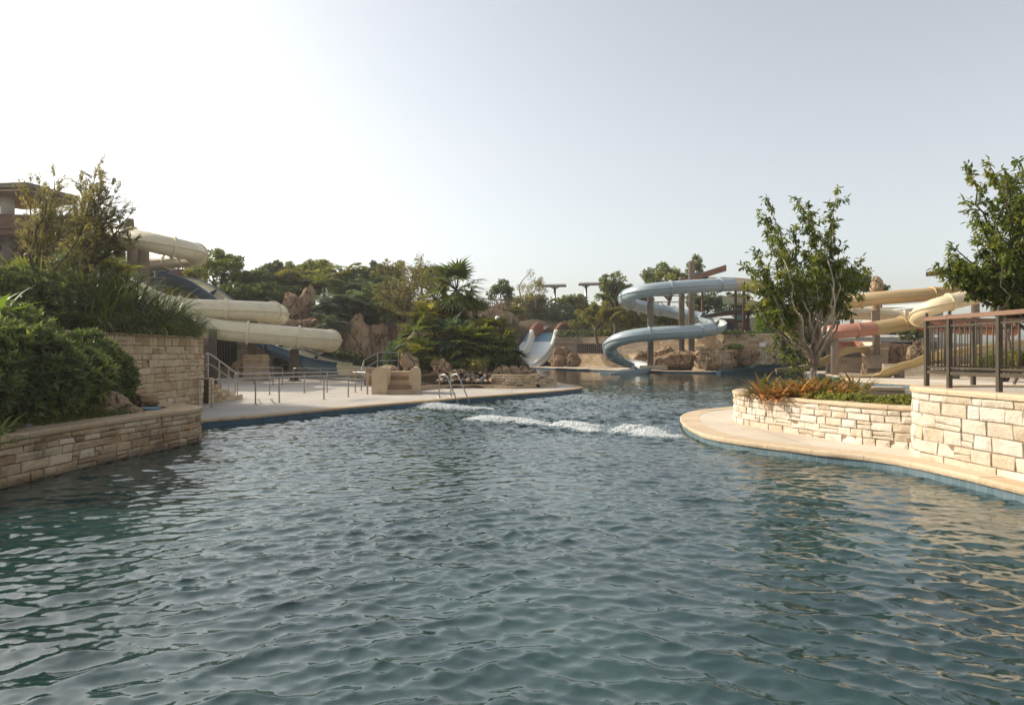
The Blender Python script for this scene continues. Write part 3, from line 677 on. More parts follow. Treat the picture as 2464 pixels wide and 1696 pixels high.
deck('pool_deck', list(L_EDGE)+[(-4, 50), (-26, 50), (-26, 21.5), (-9.8, 21.5), (-9.8, 14.6)], L_EDGE[:, :2] if L_EDGE.shape[1] > 2 else L_EDGE, 'concrete', 'tile_dark', 'cap_tan', 3)
R_EDGE = catmull([(10.5, 21.4), (8.4, 21.2), (6.7, 20.5), (5.2, 19.1), (4.4, 17.6), (4.0, 15.9), (3.85, 14.4), (3.95, 13.1), (4.9, 11.5), (5.68, 10.6), (5.94, 9.8), (6.12, 8.2), (6.2, 5), (6.22, 1)], 6)
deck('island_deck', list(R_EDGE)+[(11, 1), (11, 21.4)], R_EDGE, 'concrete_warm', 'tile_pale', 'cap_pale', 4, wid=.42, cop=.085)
F_EDGE = catmull([(-3, 83), (2.7, 75.5), (5.5, 70), (8.6, 65), (13, 60.6), (17.6, 58.4), (18.6, 60.5)], 6)
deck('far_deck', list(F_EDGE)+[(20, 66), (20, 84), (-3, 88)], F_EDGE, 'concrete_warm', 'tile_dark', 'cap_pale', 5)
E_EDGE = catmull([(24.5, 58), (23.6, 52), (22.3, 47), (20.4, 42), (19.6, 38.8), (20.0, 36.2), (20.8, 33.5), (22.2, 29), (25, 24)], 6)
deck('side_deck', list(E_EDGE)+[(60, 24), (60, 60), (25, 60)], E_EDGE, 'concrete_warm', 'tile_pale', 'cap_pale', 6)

# ================================================================== near walls
LPW = catmull([(-6.95, 1), (-6.85, 6), (-6.74, 9), (-6.66, 10.7), (-6.52, 12), (-6.34, 13.0), (-6.3, 13.7), (-6.6, 14.35), (-7.3, 14.8), (-8.4, 15.0), (-9.7, 15.0)], 6)
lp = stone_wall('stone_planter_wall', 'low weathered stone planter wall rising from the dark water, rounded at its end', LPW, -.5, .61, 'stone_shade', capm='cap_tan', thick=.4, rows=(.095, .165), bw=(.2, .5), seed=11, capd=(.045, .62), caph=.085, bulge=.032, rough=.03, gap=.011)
m = M(); polyfill(m, [(x-.12, y-.02) for x, y in LPW[3:-3]]+[(-9.75, 14.6), (-9.75, 2)], .56); tag(m.build('planter_soil', MAT['soil']), kind='structure')

TW = [(-9.75, 8), (-9.72, 14), (-9.72, 18), (-9.72, 21.5), (-9.95, 21.75), (-11.4, 21.8)]
stone_wall('retaining_wall', 'tall tan stone retaining wall topped by strap-leaved grasses', TW, 0.1, 2.22, 'stone_mid', capm='cap_tan', thick=.4, rows=(.15, .29), bw=(.24, .6), seed=23, thin=.4, capd=(.035, .4), caph=.07, res=(5, 4), bulge=.035, rough=.03, gap=.014)
def stair_top(s):
    y = 21.7+s
    return .98 if y < 22.0 else .8 if y < 22.5 else .62 if y < 23.0 else .46 if y < 23.5 else .33
o = empty('stair_flank_wall', (-9.62, 22.8, .1), 'stepped tan stone flank wall descending beside the steel handrail', 'wall')
b = M(); fl = resample(np.array([(-9.6, 21.6), (-9.5, 24.1), (-9.65, 24.2)]), .15); ashlar(b, fl, .14, 1.0, (.11, .2), (.2, .42), (4, 4), seed=31, ztop=lambda s: stair_top(s)); b.build('facing', MAT['stone_mid'], o)
c = M()
for y0, y1, zt in ((21.7, 22.05, .98), (22.05, 22.55, .8), (22.55, 23.05, .62), (23.05, 23.55, .46), (23.55, 24.1, .32)): box(c, (-9.72, (y0+y1)/2, (zt-.05+.02)/2), (.24, y1-y0-.004, zt-.07))
c.build('core', MAT['mortar'], o)
o = empty('stone_stairs', (-10.7, 23, .18), 'concrete stairs going up behind the stepped stone flank wall', 'stairs')
for k in range(5):
    m = M(); box(m, (-10.75, 23.75-.45*k-.2, .18+(k+1)*.16/2), (1.8, .46 if k < 4 else .6, (k+1)*.16)); m.build('step', MAT['concrete'], o)

# hillside earth behind the retaining wall
hx = np.linspace(-46, -9.95, 50); hy = np.linspace(3, 21.6, 36); A, B = np.meshgrid(hx, hy, indexing='ij')
Z = 2.2+np.clip(-10.2-A, 0, 3)*.42+np.clip(-15-A, 0, 30)*.1+.12*np.sin(A*2.1)*np.cos(B*1.7)
m = M(); m.add(np.stack([A, B, Z], -1).reshape(-1, 3), gridfaces(50, 36)[:, ::-1])
m.add([(-9.95, 21.6, 0), (-9.95, 21.6, 2.2), (-46, 21.6, 6), (-46, 21.6, 0)], [(0, 1, 2, 3)])
tag(m.build('hillside', MAT['hill'], None, True), kind='structure')

# right hand tower wall with its walkway, and the planter
RW = catmull([(9.5, 11.55), (7.4, 11.5), (6.6, 11.2), (6.3, 10.6), (6.28, 10.1), (6.34, 9.3), (6.42, 8.4), (6.48, 6), (6.5, 1.2)], 6)
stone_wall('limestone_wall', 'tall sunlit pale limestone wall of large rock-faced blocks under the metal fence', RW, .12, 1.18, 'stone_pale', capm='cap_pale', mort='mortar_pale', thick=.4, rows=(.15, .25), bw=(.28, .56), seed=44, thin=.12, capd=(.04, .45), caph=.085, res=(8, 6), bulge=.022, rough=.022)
m = M(); polyfill(m, [(x+.2, y-.25) for x, y in RW[2:-2:3]]+[(10.5, 1.5), (10.5, 11.2)], 1.235); tag(m.build('walkway', MAT['concrete_warm']), kind='structure')
PW = catmull([(10.2, 17.9), (8.6, 18.3), (7.2, 18.2), (6.1, 17.5), (5.42, 16.6), (5.2, 15.6), (5.44, 14.2), (5.93, 12.7), (6.3, 11.85), (6.75, 11.32)], 6)
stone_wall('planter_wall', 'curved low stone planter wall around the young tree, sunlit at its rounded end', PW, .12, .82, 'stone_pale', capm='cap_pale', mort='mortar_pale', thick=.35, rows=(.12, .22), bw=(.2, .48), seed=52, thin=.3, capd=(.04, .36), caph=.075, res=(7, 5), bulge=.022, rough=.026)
m = M(); polyfill(m, [(x+.15, y) for x, y in PW[4:-1:2]]+[(8.5, 11.7), (10.2, 12)], .8); tag(m.build('planter_soil', MAT['soil']), kind='structure')

# ================================================================== metal fence on the limestone wall
fo = empty('metal_fence', (6.58, 9, 1.24), 'dark bronze picket fence with weathered wooden top rail on the limestone wall', 'fence')
def fence_run(o, pts, posts, h=1.1, zb=1.24, wood=True, dens=.105):
    P = np.array(pts, float); z = zb
    for i in range(len(P)-1):
        a, b = P[i], P[i+1]; d = b-a; L = np.linalg.norm(d); u = d/L
        for hz, w, hh, n_ in ((.25, .035, .05, 'rail'), (.33, .025, .025, 'rail'), (h-.14, .025, .025, 'rail')):
            m = M(); bar(m, (*(a+u*.04), z+hz), (*(b-u*.04), z+hz), w, hh); m.build(n_, MAT['bronze'], o)
        if wood:
            m = M(); bar(m, (*(a-u*.0), z+h-.01), (*(b), z+h-.01), .085, .06); m.build('top_rail', MAT['rail_wood'], o)
        n = max(2, int(L/dens))
        for k in range(1, n):
            p = a+d*k/n; hh = h-.1+.03*math.sin(k*1.7); m = M(); tube(m, [(p[0], p[1], z+.3), (p[0], p[1], z+hh)], .0095, 6); m.build('picket', MAT['bronze'], o, True)
    for p in posts:
        m = M(); box(m, (p[0], p[1], z+(h+.03)/2), (.058, .058, h+.03)); box(m, (p[0], p[1], z+.008), (.13, .13, .012)); 
        q = m.build('post', MAT['bronze'], o); m = M(); lathe(m, [(.001, h+.03), (.028, h+.035), (.02, h+.05), (.03, h+.065), (.001, h+.1)], (p[0], p[1], z), 8); m.build('finial', MAT['bronze'], q)
fence_run(fo, [(6.62, 10.9), (6.56, 10.24), (6.6, 9.25), (6.66, 7.9), (6.7, 6.5)], [(6.62, 10.9), (6.56, 10.24), (6.6, 9.25), (6.66, 7.9), (6.7, 6.5)])
fb = empty('metal_fence', (8, 11.25, 1.24), 'dark bronze picket fence on the far side of the walkway, seen through the front one', 'fence')
fence_run(fb, [(6.75, 11.12), (7.6, 11.25), (8.7, 11.25), (9.9, 11.25)], [(7.6, 11.25), (8.7, 11.25), (9.9, 11.25)])

# ================================================================== steel railings on the deck
railing('handrail', 'steel handrail along the pool side of the pale concrete deck', [(-9.62, 20.95, .18), (-8.82, 20.05, .18), (-8.0, 21.3, .18), (-7.5, 22.0, .18), (-6.5, 23.6, .18), (-5.97, 24.9, .18), (-5.6, 26.4, .18)], .82)
railing('handrail', 'steel handrail crossing the middle of the deck behind the front one', [(-10.3, 25.4, .18), (-9.3, 26.2, .18), (-8.3, 27.3, .18), (-7.5, 27.7, .18), (-6.4, 27.9, .18), (-5.75, 27.2, .18)], .82)
railing('handrail', 'short double steel rail at the back of the deck near the slide posts', [(-13.9, 34.6, .18), (-13.0, 34.4, .18), (-11.9, 34.0, .18), (-11.4, 33.9, .18)], .86, rails=(1, .72))
railing('handrail', 'steel rail on the deck in front of the dark blue slide', [(-12.0, 37.5, .18), (-10.5, 37.5, .18), (-8.6, 37.5, .18), (-7.6, 36.5, .18)], .75)
for lab, dx in (('sloping steel stair rail on the stepped stone wall', 0.0), ('sloping steel stair rail on the far side of the stairs', -1.75)):
    o = empty('stair_rail', (-9.75+dx, 23, .9), lab, 'railing')
    pts = np.array([(-9.75+dx, 21.75, 1.72), (-9.75+dx, 22.15, 1.72), (-9.75+dx, 24.0, 1.13), (-9.75+dx, 24.35, 1.1)])
    m = M(); tube(m, catmull(pts, 5), .026, 10); m.build('rail', MAT['steel'], o, True)
    m = M(); tube(m, catmull(pts-np.array([0, 0, .33]), 5), .016, 8); m.build('rail', MAT['steel'], o, True)
    for y, z0, z1 in ((21.9, .95, 1.72), (22.75, .6, 1.53), (23.5, .4, 1.29), (24.25, .18, 1.11)):
        m = M(); lathe(m, [(.001, z0), (.05, z0), (.05, z0+.012), (.023, z0+.014), (.023, z1), (.001, z1)], (-9.75+dx, y, 0), 10); m.build('post', MAT['steel'], o)

# pool ladder
o = empty('pool_ladder', (-1.9, 24.6, .18), 'pair of curved steel ladder rails at the pool edge', 'ladder')
for k, (dx, dy) in enumerate(((0, 0), (.38, .45))):
    b0 = np.array([-2.02+dx, 24.15+dy, 0]); inn = np.array([-.62, .6, 0])*1.0
    pts = [b0+inn+(0, 0, .18), b0+inn+(0, 0, .75), b0+inn*.93+(0, 0, .93), b0+inn*.72+(0, 0, 1.0), b0+inn*.5+(0, 0, .93), b0+inn*.1+(0, 0, .4), b0-inn*.2+(0, 0, -.05), b0-inn*.3+(0, 0, -.5)]
    m = M(); tube(m, catmull(pts, 6), .024, 10); rl = m.build('rail', MAT['steel'], o, True)
    m = M(); lathe(m, [(.001, .186), (.06, .186), (.05, .2), (.024, .205)], pts[0]*(1, 1, 0), 12); m.build('foot_flange', MAT['steel'], rl)
m = M(); bar(m, (-2.2, 24.33, -.25), (-1.82, 24.78, -.25), .1, .03); m.build('tread', MAT['steel'], o)

# ================================================================== island features on the left deck
def arch_block(o, x, y0, y1, w, h, zb, lean=0):
    a = np.linspace(0, PI, 13); prof = [(w/2, 0)]+[(w/2*math.cos(t), h-w*.6+w*.6*math.sin(t)) for t in a]+[(-w/2, 0)]
    P = np.array([(x, y0, zb), (x+lean*.3, (y0+y1)/2, zb), (x+lean, y1, zb)]); m = M(); sweep(m, P, prof); m.build('flank', MAT['stone_block'], o, False)
o = empty('garden_steps', (-4.4, 27, .18), 'small plastered stone steps between two rounded arch-topped flanks', 'steps')
arch_block(o, -5.12, 26.3, 27.7, .58, 1.08, .18, -.05); arch_block(o, -3.82, 26.75, 28.0, .42, 1.05, .18, -.12)
for k in range(5):
    m = M(); box(m, (-4.4-.03*k, 26.55+.3*k+.3, .18+.085+.17*k), (1.0, .9, .166)); box(m, (-4.4-.03*k, 26.12+.3*k+.3, .18+.155+.17*k), (1.0, .06, .03)); m.build('step', MAT['stone_shade' if k % 2 else 'cap_tan'], o)
BED = catmull([(-4.1, 28.2), (-3.7, 29.6), (-3.1, 30.7), (-1.6, 31.0), (.1, 30.6), (1.1, 30.9)], 6)
stone_wall('bed_curb', 'low plastered curb edging the cobbles beside the garden steps', BED, .17, .36, 'cap_tan', cap=False, thick=.25, rows=(.3, .4), bw=(.8, 1.6), seed=61, bulge=.01, rough=.006, res=(8, 4))
stone_wall('bed_wall', 'low curved stone wall at the end of the palm island', catmull([(-.95, 31.25), (.1, 30.95), (1.05, 31.2), (1.3, 31.9), (1.2, 33)], 6), .34, .74, 'stone_mid', thick=.25, rows=(.1, .16), bw=(.2, .4), seed=62, res=(4, 4), caph=.05)
stone_wall('bed_wall', 'lower rounded stone wall stepping out from the palm island wall', catmull([(1.25, 31.5), (1.75, 31.7), (2.1, 32.4), (2.0, 33.5), (1.5, 35)], 6), .17, .55, 'stone_mid', thick=.25, rows=(.1, .16), bw=(.2, .4), seed=63, res=(4, 4), caph=.05)
bx = np.linspace(-8, 2, 40); by = np.linspace(29, 40.5, 40); A, B = np.meshgrid(bx, by, indexing='ij')
q = 1-np.clip(((A+2.6)/4.6)**2+((B-34.9)/4.2)**2, 0, 1.4); Z = .17+np.clip(q, -.3, 1)*1.25+.05*np.sin(A*5)*np.sin(B*4)
m = M(); m.add(np.stack([A, B, Z], -1).reshape(-1, 3), gridfaces(40, 40)[:, ::-1]); tag(m.build('island_soil', MAT['soil'], None, True), kind='structure')
protos = []
cob_lab = 'rounded tan and rust river cobble in the bed beside the garden steps'
for k in range(5):
    m = M(); rock_mesh(m, (0, 0, 0), (.26, .2, .17), 300+k, 14, .16); ob = m.build('cobble', MAT[('rock_tan', 'stone_block', 'rock_brown', 'grey_stone', 'rock_tan')[k]], None, True); protos.append(ob)
for k in range(120):
    ob = protos[k] if k < 5 else protos[k % 5].copy()
    if k >= 5: COL.objects.link(ob)
    u = rng.random(); v = rng.random()**1.2; x = -3.35+u*2.55; y = 30.95+v*1.1+.15*math.sin(u*3)
    ob.location = (x, y, max(.36, .17+1.25*(1-((x+2.6)/4.6)**2-((y-34.9)/4.2)**2))+.05+rng.random()*.05); ob.rotation_euler = (rng.normal(0, .2), rng.normal(0, .2), rng.random()*6); s = rng.uniform(.6, 1.15); ob.scale = (s, s, s)
    tag(ob, cob_lab, 'cobble', 'river cobbles in the island bed')

# rocks on and around the island
R_ = lambda lab, px, py, Y, w, h, d=None, mat='rock_tan', seed=1, **kw: rock('boulder', lab, W(px, py, Y)+np.array([0, 0, 0]), (w/FOC*Y*1.12, (d or w)/FOC*Y, h/FOC*Y*1.15), mat, seed, **kw)
R_('large rounded tan boulder standing behind the cobbles', 1066, 886, 32.2, 52, 52, 40, 'rock_tan', 71)
R_('small tan boulder at the right foot of the large cobble-bed boulder', 1093, 903, 31.9, 18, 16, 16, 'rock_tan', 72)
R_('long low tan boulder on the island wall, left of the row', 1208, 897, 32.4, 46, 30, 30, 'rock_tan', 73)
R_('pointed tan boulder on the island wall, second in the row', 1238, 893, 32.6, 34, 24, 26, 'rock_tan', 74)
R_('pointed tan boulder on the island wall, third in the row', 1259, 893, 32.8, 30, 22, 24, 'rock_tan', 75)
R_('tan boulder at the right end of the island wall row', 1280, 897, 32.9, 28, 18, 24, 'rock_tan', 76)
R_('broad sloping tan rock rising behind the garden steps', 935, 898, 30.5, 60, 34, 50, 'rock_tan', 77)
R_('tall tan rock on the right behind the garden steps', 985, 872, 32, 46, 46, 40, 'rock_tan', 78)
stone_wall('bench_wall', 'low curved tan stone wall beside the ramp railing behind the steps', [W(880, 0, 33)[:2], W(925, 0, 33.4)[:2], W(962, 0, 34.5)[:2]], .17, 1.0, 'stone_mid', thick=.3, seed=66, res=(4, 4), caph=.06)
railing('handrail', 'steel ramp handrail rising to the wall behind the garden steps', [(-6.4, 29.0, .2), (-6.55, 30.2, .6), (-6.2, 31.5, .95), (-5.3, 31.9, .95), (-4.9, 32.2, .8)], .85, rails=(1, .55))
o = empty('bollard_light', (*G(1145, 905, .5)[:2], .3), 'thin grey post light beside the pool ladder', 'lamp')
m = M(); lathe(m, [(.001, 0), (.05, 0), (.05, .75), (.065, .76), (.06, .95), (.001, .97)], o.location, 10); m.build('post', MAT['steel_dull'], o)

# small things on the left planter
m = M(); lathe(m, [(.001, 0), (.2, 0), (.2, .02), (.17, .03), (.001, .035)], (-7.05, 13.3, .702), 20); tag(m.build('skimmer_lid', MAT['blue_lid']), 'round blue plastic lid on the planter coping', 'lid')
rock('pebble', 'smooth grey stone lying at the front edge of the planter', (-7.25, 10.15, .68), (.34, .22, .13), 'grey_stone', 82, 16, .1)
rock('boulder', 'tan boulder in the planter behind the creeping shrubs', (-7.75, 13.0, .75), (1.1, .9, .7), 'rock_tan', 83)
rock('boulder', 'low flat tan boulder nearest the blue lid', (-7.35, 12.6, .66), (1.0, .7, .45), 'rock_tan', 84)
rock('boulder', 'small dark brown boulder by the retaining wall foot', (-7.75, 14.2, .78), (.8, .5, .36), 'rock_brown', 85)
# ================================================================== slides, left
def split_px(pts, cuts, n=8):
    C = catmull([W(*p) for p in pts], n); ks = [0]+[c*n for c in cuts]+[len(C)-1]
    return [resample(C[a:b+1], .32) for a, b in zip(ks[:-1], ks[1:])]
S1 = [(225, 556, 41), (290, 568, 38), (345, 579, 37), (400, 592, 37), (452, 603, 38), (474, 611, 40), (464, 620, 43), (420, 626, 45), (360, 632, 46), (280, 630, 46), (190, 612, 43), (115, 606, 39), (90, 625, 36), (120, 655, 33.5), (220, 668, 33), (300, 690, 33), (380, 728, 34), (440, 742, 35), (500, 745, 35.5), (560, 747, 36), (620, 749, 36.5), (660, 752, 37.5), (670, 757, 39.5), (640, 762, 42), (560, 768, 44), (470, 776, 44), (400, 783, 41), (395, 786, 37), (440, 782, 35), (490, 788, 35), (560, 797, 35.5), (640, 804, 36), (710, 810, 36.5), (770, 815, 37.2), (798, 819, 39), (785, 826, 42), (740, 834, 44), (690, 845, 45)]
P1 = split_px(S1, [], 8)[0]
s1 = slide_root('tube_slide', 'long cream tube slide coiling down the left hillside', P1)
tube_part(s1, P1, .53, 'cream', every=2.5)
for x, Y, yt, yb, r in ((708, 38.6, 838, None, .25), (607, 39.8, 770, 880, .26), (512, 34.6, 792, None, .2), (345, 38.2, 592, 690, .3), (318, 40.5, 585, 690, .27)):
    p = W(x, 0, Y); zt = W(x, yt, Y)[2]; post_part(s1, p[0], p[1], .18 if yb is None else W(x, yb, Y)[2], zt, r, 'post_dark' if x > 400 else 'post')
m = M(); p = W(312, 0, 40.5); lathe(m, [(.001, 8.0), (.35, 8.0), (.22, 9.7), (.001, 9.75)], (p[0], p[1], 0), 16); m.build('mast', MAT['post_dark'], s1)
o = empty('pedestal', (*W(617, 0, 39.8)[:2], .18), 'tan stone pedestal under a cream slide post', 'pedestal')
m = M(); box(m, W(617, 882, 39.8)-np.array([0, 0, .05]), (1.15, 1.1, 1.5), top=.94); m.build('base', MAT['cap_tan'], o)
m = M(); box(m, W(617, 866, 39.8)+np.array([0, 0, .03]), (1.2, 1.15, .1)); m.build('cap', MAT['stone_block'], o)

S2 = [(372, 664, 47), (415, 668, 46.5), (460, 676, 46), (500, 697, 45.5), (535, 722, 45), (570, 748, 44.5), (612, 792, 44), (655, 824, 43), (705, 845, 42), (750, 861, 41.2), (790, 872, 40.6), (830, 878, 40), (866, 881, 39.6), (900, 884, 39.3)]
P2a, P2b = split_px(S2, [11], 8); P2 = np.concatenate([P2a, P2b[1:]])
s2 = slide_root('body_slide', 'dark blue open water slide with cream bed running down behind the cream tube', P2)
trough_part(s2, P2a, .72, 'navy', 'cream_in', half=1.75, lip=.07)
trough_part(s2, P2b, .70, 'cream', 'cream_in', name='runout', half=1.45, lip=.07)
for i in (int(len(P2)*.25), int(len(P2)*.45)): post_part(s2, P2[i][0], P2[i][1], gz1(P2[i][0], P2[i][1])-.2, P2[i][2]-.7, .16, 'post_dark')
o = empty('platform_rail', W(390, 662, 46), 'steel rail and dark posts of the start platform above the dark blue slide', 'railing')
for z in (.0, .45):
    m = M(); tube(m, [W(352, 668, 45.5)+(0, 0, z), W(400, 668, 45.2)+(0, 0, z)], .03, 6); m.build('rail', MAT['steel_dull'], o)
for x in (355, 378, 398):
    m = M(); a = W(x, 668, 45.4); tube(m, [a-(0, 0, 1.0), a+(0, 0, .5)], .04, 6); m.build('post', MAT['post_dark'], o)
m = M(); box(m, W(380, 690, 46), (1.6, 1.5, .2)); m.build('deck', MAT['navy'], o)
m = M(); a = W(393, 655, 46); lathe(m, [(.001, -.4), (.55, -.4), (.55, .1), (.35, .5), (.001, .6)], a, 14); tag(m.build('slide_gate', MAT['navy']), 'rounded blue slide entrance hood above the dark blue slide', 'hood')

# start tower of the cream slide
o = empty('slide_tower', W(120, 640, 42), 'timber start tower with a flat brown roof behind the feathery tree', 'tower')
def slab(o, name, q, th, mat):
    q = [np.array(p, float) for p in q]; V = np.array(q+[p-np.array([0, 0, th]) for p in q]); m = M(); m.add(V, [(0, 1, 2, 3), (7, 6, 5, 4), (0, 4, 5, 1), (1, 5, 6, 2), (2, 6, 7, 3), (3, 7, 4, 0)]); return m.build(name, MAT[mat], o)
rq = [W(-260, 449, 33.8), W(66, 438, 32.9), W(192, 474, 36), W(60, 488, 37.4)]
slab(o, 'roof', rq, .22, 'roof_grey')
slab(o, 'soffit', [p*.97+.03*sum(rq)/4-np.array([0, 0, .30]) for p in rq], .1, 'soffit')
for x, Y in ((18, 34.2), (118, 35.6)):
    p = W(x, 0, Y); post_part(o, p[0], p[1], 8.4, 9.9, .3, 'roof_pale', False, 'column')
slab(o, 'deck', [W(-150, 548, 34), W(232, 548, 34), W(312, 590, 40), W(-150, 590, 40)], .35, 'brown_wood')
slab(o, 'parapet', [W(-150, 512, 33.9), W(-150, 512, 34.0), W(228, 520, 34.0), W(228, 520, 33.9)], .7, 'brown_wood')
for x, Y in ((20, 34.6), (205, 34.6), (60, 39), (290, 39)):
    p = W(x, 0, Y); post_part(o, p[0], p[1], 3.0, 7.75, .26, 'post_dark', False, 'column')
m = M(); box(m, W(70, 630, 43), (4.2, 3.5, 5)); m.build('base', MAT['stone_shade'], o)
stone_wall('hill_fence', 'brown timber screen fence on the hilltop behind the dark blue slide', [W(352, 0, 54)[:2], W(430, 0, 54)[:2], W(500, 0, 55)[:2]], 6.6, 8.4, 'brown_wood', cap=False, mort='brown_wood', thick=.1, seed=91, rows=(1.8, 1.9), bw=(.5, .6), res=(2, 2), bulge=0, rough=0, cat='fence')

# retaining walls behind the left slides
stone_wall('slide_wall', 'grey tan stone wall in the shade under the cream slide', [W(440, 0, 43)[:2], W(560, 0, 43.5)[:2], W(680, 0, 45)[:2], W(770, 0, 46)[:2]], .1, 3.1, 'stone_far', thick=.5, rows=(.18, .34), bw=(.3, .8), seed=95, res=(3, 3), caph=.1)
o = empty('iron_gate', W(535, 850, 42.8), 'dark iron gate in the shaded stone wall behind the slide post', 'gate')
m = M(); box(m, W(536, 848, 42.75), (1.75, .06, 1.7)); m.build('panel', MAT['dark'], o)
for k in range(7):
    a = W(514+k*6.5, 848, 42.66); m = M(); tube(m, [a-(0, 0, .8), a+(0, 0, .8)], .02, 5); m.build('bar', MAT['post_dark'], o)
stone_wall('garden_wall', 'low curved stone edging wall behind the deck below the boulders', [W(690, 0, 46.5)[:2], W(760, 0, 47)[:2], W(860, 0, 48)[:2], W(960, 0, 50)[:2]], .1, .72, 'stone_far', thick=.4, rows=(.15, .26), bw=(.3, .6), seed=96, res=(3, 3))
stone_wall('terrace_wall', 'long tan stone terrace wall high behind the olive tree', [W(960, 0, 66)[:2], W(1060, 0, 66)[:2], W(1130, 0, 67)[:2], W(1210, 0, 70)[:2]], 2.5, 6.0, 'rock_brown', thick=.5, rows=(.4, .7), bw=(.6, 1.4), seed=97, res=(3, 3), caph=.14, capm='cap_pale')
o = empty('terrace_fence', W(1180, 730, 72), 'dark timber picket fence on the terrace above the rock face', 'fence')
A = [W(1130, 743, 71), W(1180, 744, 72), W(1236, 750, 72.5)]
for i in range(2):
    for z in (.15, .62, 1.1):
        m = M(); bar(m, A[i]+(0, 0, z), A[i+1]+(0, 0, z), .06, .09); m.build('rail', MAT['brown_wood'], o)
    for k in range(12):
        p = A[i]+(A[i+1]-A[i])*k/12; m = M(); bar(m, p, p+np.array([0.001, 0, 1.15]), .07, .04); m.build('picket', MAT['brown_wood'], o)

# rocks on the left hillside
for lab, px, py, Y, w, h, s in (
    ('broad red brown boulder left of the tall upright one', 700, 745, 50, 62, 84, 101), ('tall upright red brown boulder among the hillside shrubs', 739, 738, 50, 50, 88, 102),
    ('small red brown boulder below the upright boulder', 752, 782, 48, 34, 34, 103), ('low sloping boulder above the lower cream tube', 692, 786, 47.5, 58, 34, 104), ('flat brown boulder right of the sloping one', 722, 782, 48, 40, 32, 105),
    ('huge pointed red brown boulder right of the lower cream tube', 850, 828, 49, 76, 124, 106), ('wide red brown rock face left of the olive trunk', 908, 834, 50, 66, 112, 107), ('high rounded rock face behind the olive trunk', 972, 822, 51, 84, 116, 108),
    ('rough brown rock below the dark blue slide start', 440, 706, 47.5, 80, 44, 109), ('brown rock beside the cream tube bend', 520, 728, 48, 60, 36, 110), ('dark brown boulder in the shade under the slides', 580, 880, 41.8, 40, 26, 111), ('pale brown rock beside the slide gate', 474, 880, 38, 34, 30, 112)):
    R_(lab, px, py, Y, w, h, w*.8, 'rock_brown', s)
for lab, px, py, Y, w, h, s in (('brown rock cliff under the terrace wall', 1085, 765, 64, 120, 70, 113), ('dark brown rock cliff below the timber fence', 1185, 768, 66, 110, 70, 114), ('brown rock slope right of the fenced terrace', 1262, 775, 93, 90, 56, 115)):
    R_(lab, px, py, Y, w, h, w*.6, 'rock_brown', s, sub=44)

# ================================================================== slides, centre
S3 = [(1762, 685, 58), (1690, 688, 56.5), (1607, 694, 56), (1545, 701, 56.3), (1511, 711, 58), (1503, 722, 61), (1526, 733, 64), (1557, 740, 65), (1607, 749, 65.5), (1650, 758, 65), (1690, 766, 64.5), (1722, 773, 62.5), (1730, 783, 60), (1710, 792, 57.5), (1655, 799, 56), (1595, 802, 55.6), (1529, 808, 55.8), (1485, 819, 56.8), (1467, 834, 58.8), (1472, 850, 61), (1500, 863, 61.8), (1528, 870, 61), (1546, 878, 59.5), (1538, 887, 58), (1505, 892, 57.5), (1480, 895, 57.2), (1455, 898.5, 56.8)]
A3, B3, C3, D3 = split_px(S3, [10, 13, 19], 8)
s3 = slide_root('tube_slide', 'pale grey blue spiral tube slide ending in the far water', np.concatenate([A3, C3]))
tube_part(s3, A3, .56, 'sky_blue', every=4.6); trough_part(s3, B3, .62, 'sky_blue', 'blue_in', name='open_bend', half=1.75, lip=.06)
tube_part(s3, C3, .56, 'sky_blue', every=4.6); trough_part(s3, D3, .64, 'sky_blue', 'blue_in', name='runout', half=1.6, lip=.06, scale=np.linspace(1, 1.25, len(D3)))
for x, Y, yt, zb, r in ((1565, 58.6, 702, .4, .27), (1640, 60.5, 668, 1.9, .26), (1664, 60.0, 628, 1.9, .27)):
    p = W(x, 0, Y); post_part(s3, p[0], p[1], zb, W(x, yt, Y)[2], r, 'post')
for (xa, xb, y, Y) in ((1565, 1640, 712, 59.5), (1565, 1664, 727, 59.3), (1640, 1664, 716, 60.3), (1565, 1640, 785, 59.5)):
    m = M(); tube(m, [W(xa, y, Y), W(xb, y, Y)], .045, 6); m.build('brace', MAT['post'], s3)
o = empty('pedestal', (*W(1566, 0, 58.4)[:2], .18), 'tan stone pedestal under the blue slide post', 'pedestal')
m = M(); box(m, W(1572, 884.5, 58.8), (2.2, 1.2, .36), top=.97); m.build('base', MAT['cap_pale'], o)

# double white slide
o = empty('racing_slide', W(1290, 885, 80), 'white two lane open slide with brown topped side walls', 'water slide')
def px3(pts): return resample(catmull([W(*p) for p in pts], 6), .35)
def lane(off, o):
    bed = [(1322+off, 800, 87), (1314+off, 806, 86), (1309+off, 822, 84.5), (1301+off, 846, 82.5), (1289+off, 862, 80.8), (1272+off, 876, 79), (1262+off, 884, 78)]
    C = catmull([W(*p) for p in bed], 8); pr = [(-1.5, -.12), (1.5, -.12), (1.5, .0), (-1.5, .0)]
    for a, b, mt, n_ in ((0, 17, 'slide_blue_face', 'blue_bed'), (16, 28, 'slide_white_bed', 'wet_bed'), (27, 49, 'white', 'runout_bed')):
        m = M(); sweep(m, C[a:b], pr); m.build(n_, MAT[mt], o, False)
def flank(pts, o):
    C = catmull([W(*p) for p in pts], 8); k = 18; hh = [(-.26, -.55), (.26, -.55), (.26, .62), (.12, .74), (-.12, .74), (-.26, .62)]
    m = M(); sweep(m, C[k-1:], hh, scale=np.linspace(1, .6, len(C)-k+1)); m.build('side_wall', MAT['white'], o, False)
    m = M(); sweep(m, C[:k], np.array(hh)*1.06); m.build('side_wall_cap', MAT['brown_cap'], o, False)
lane(0, o); lane(-59, o)
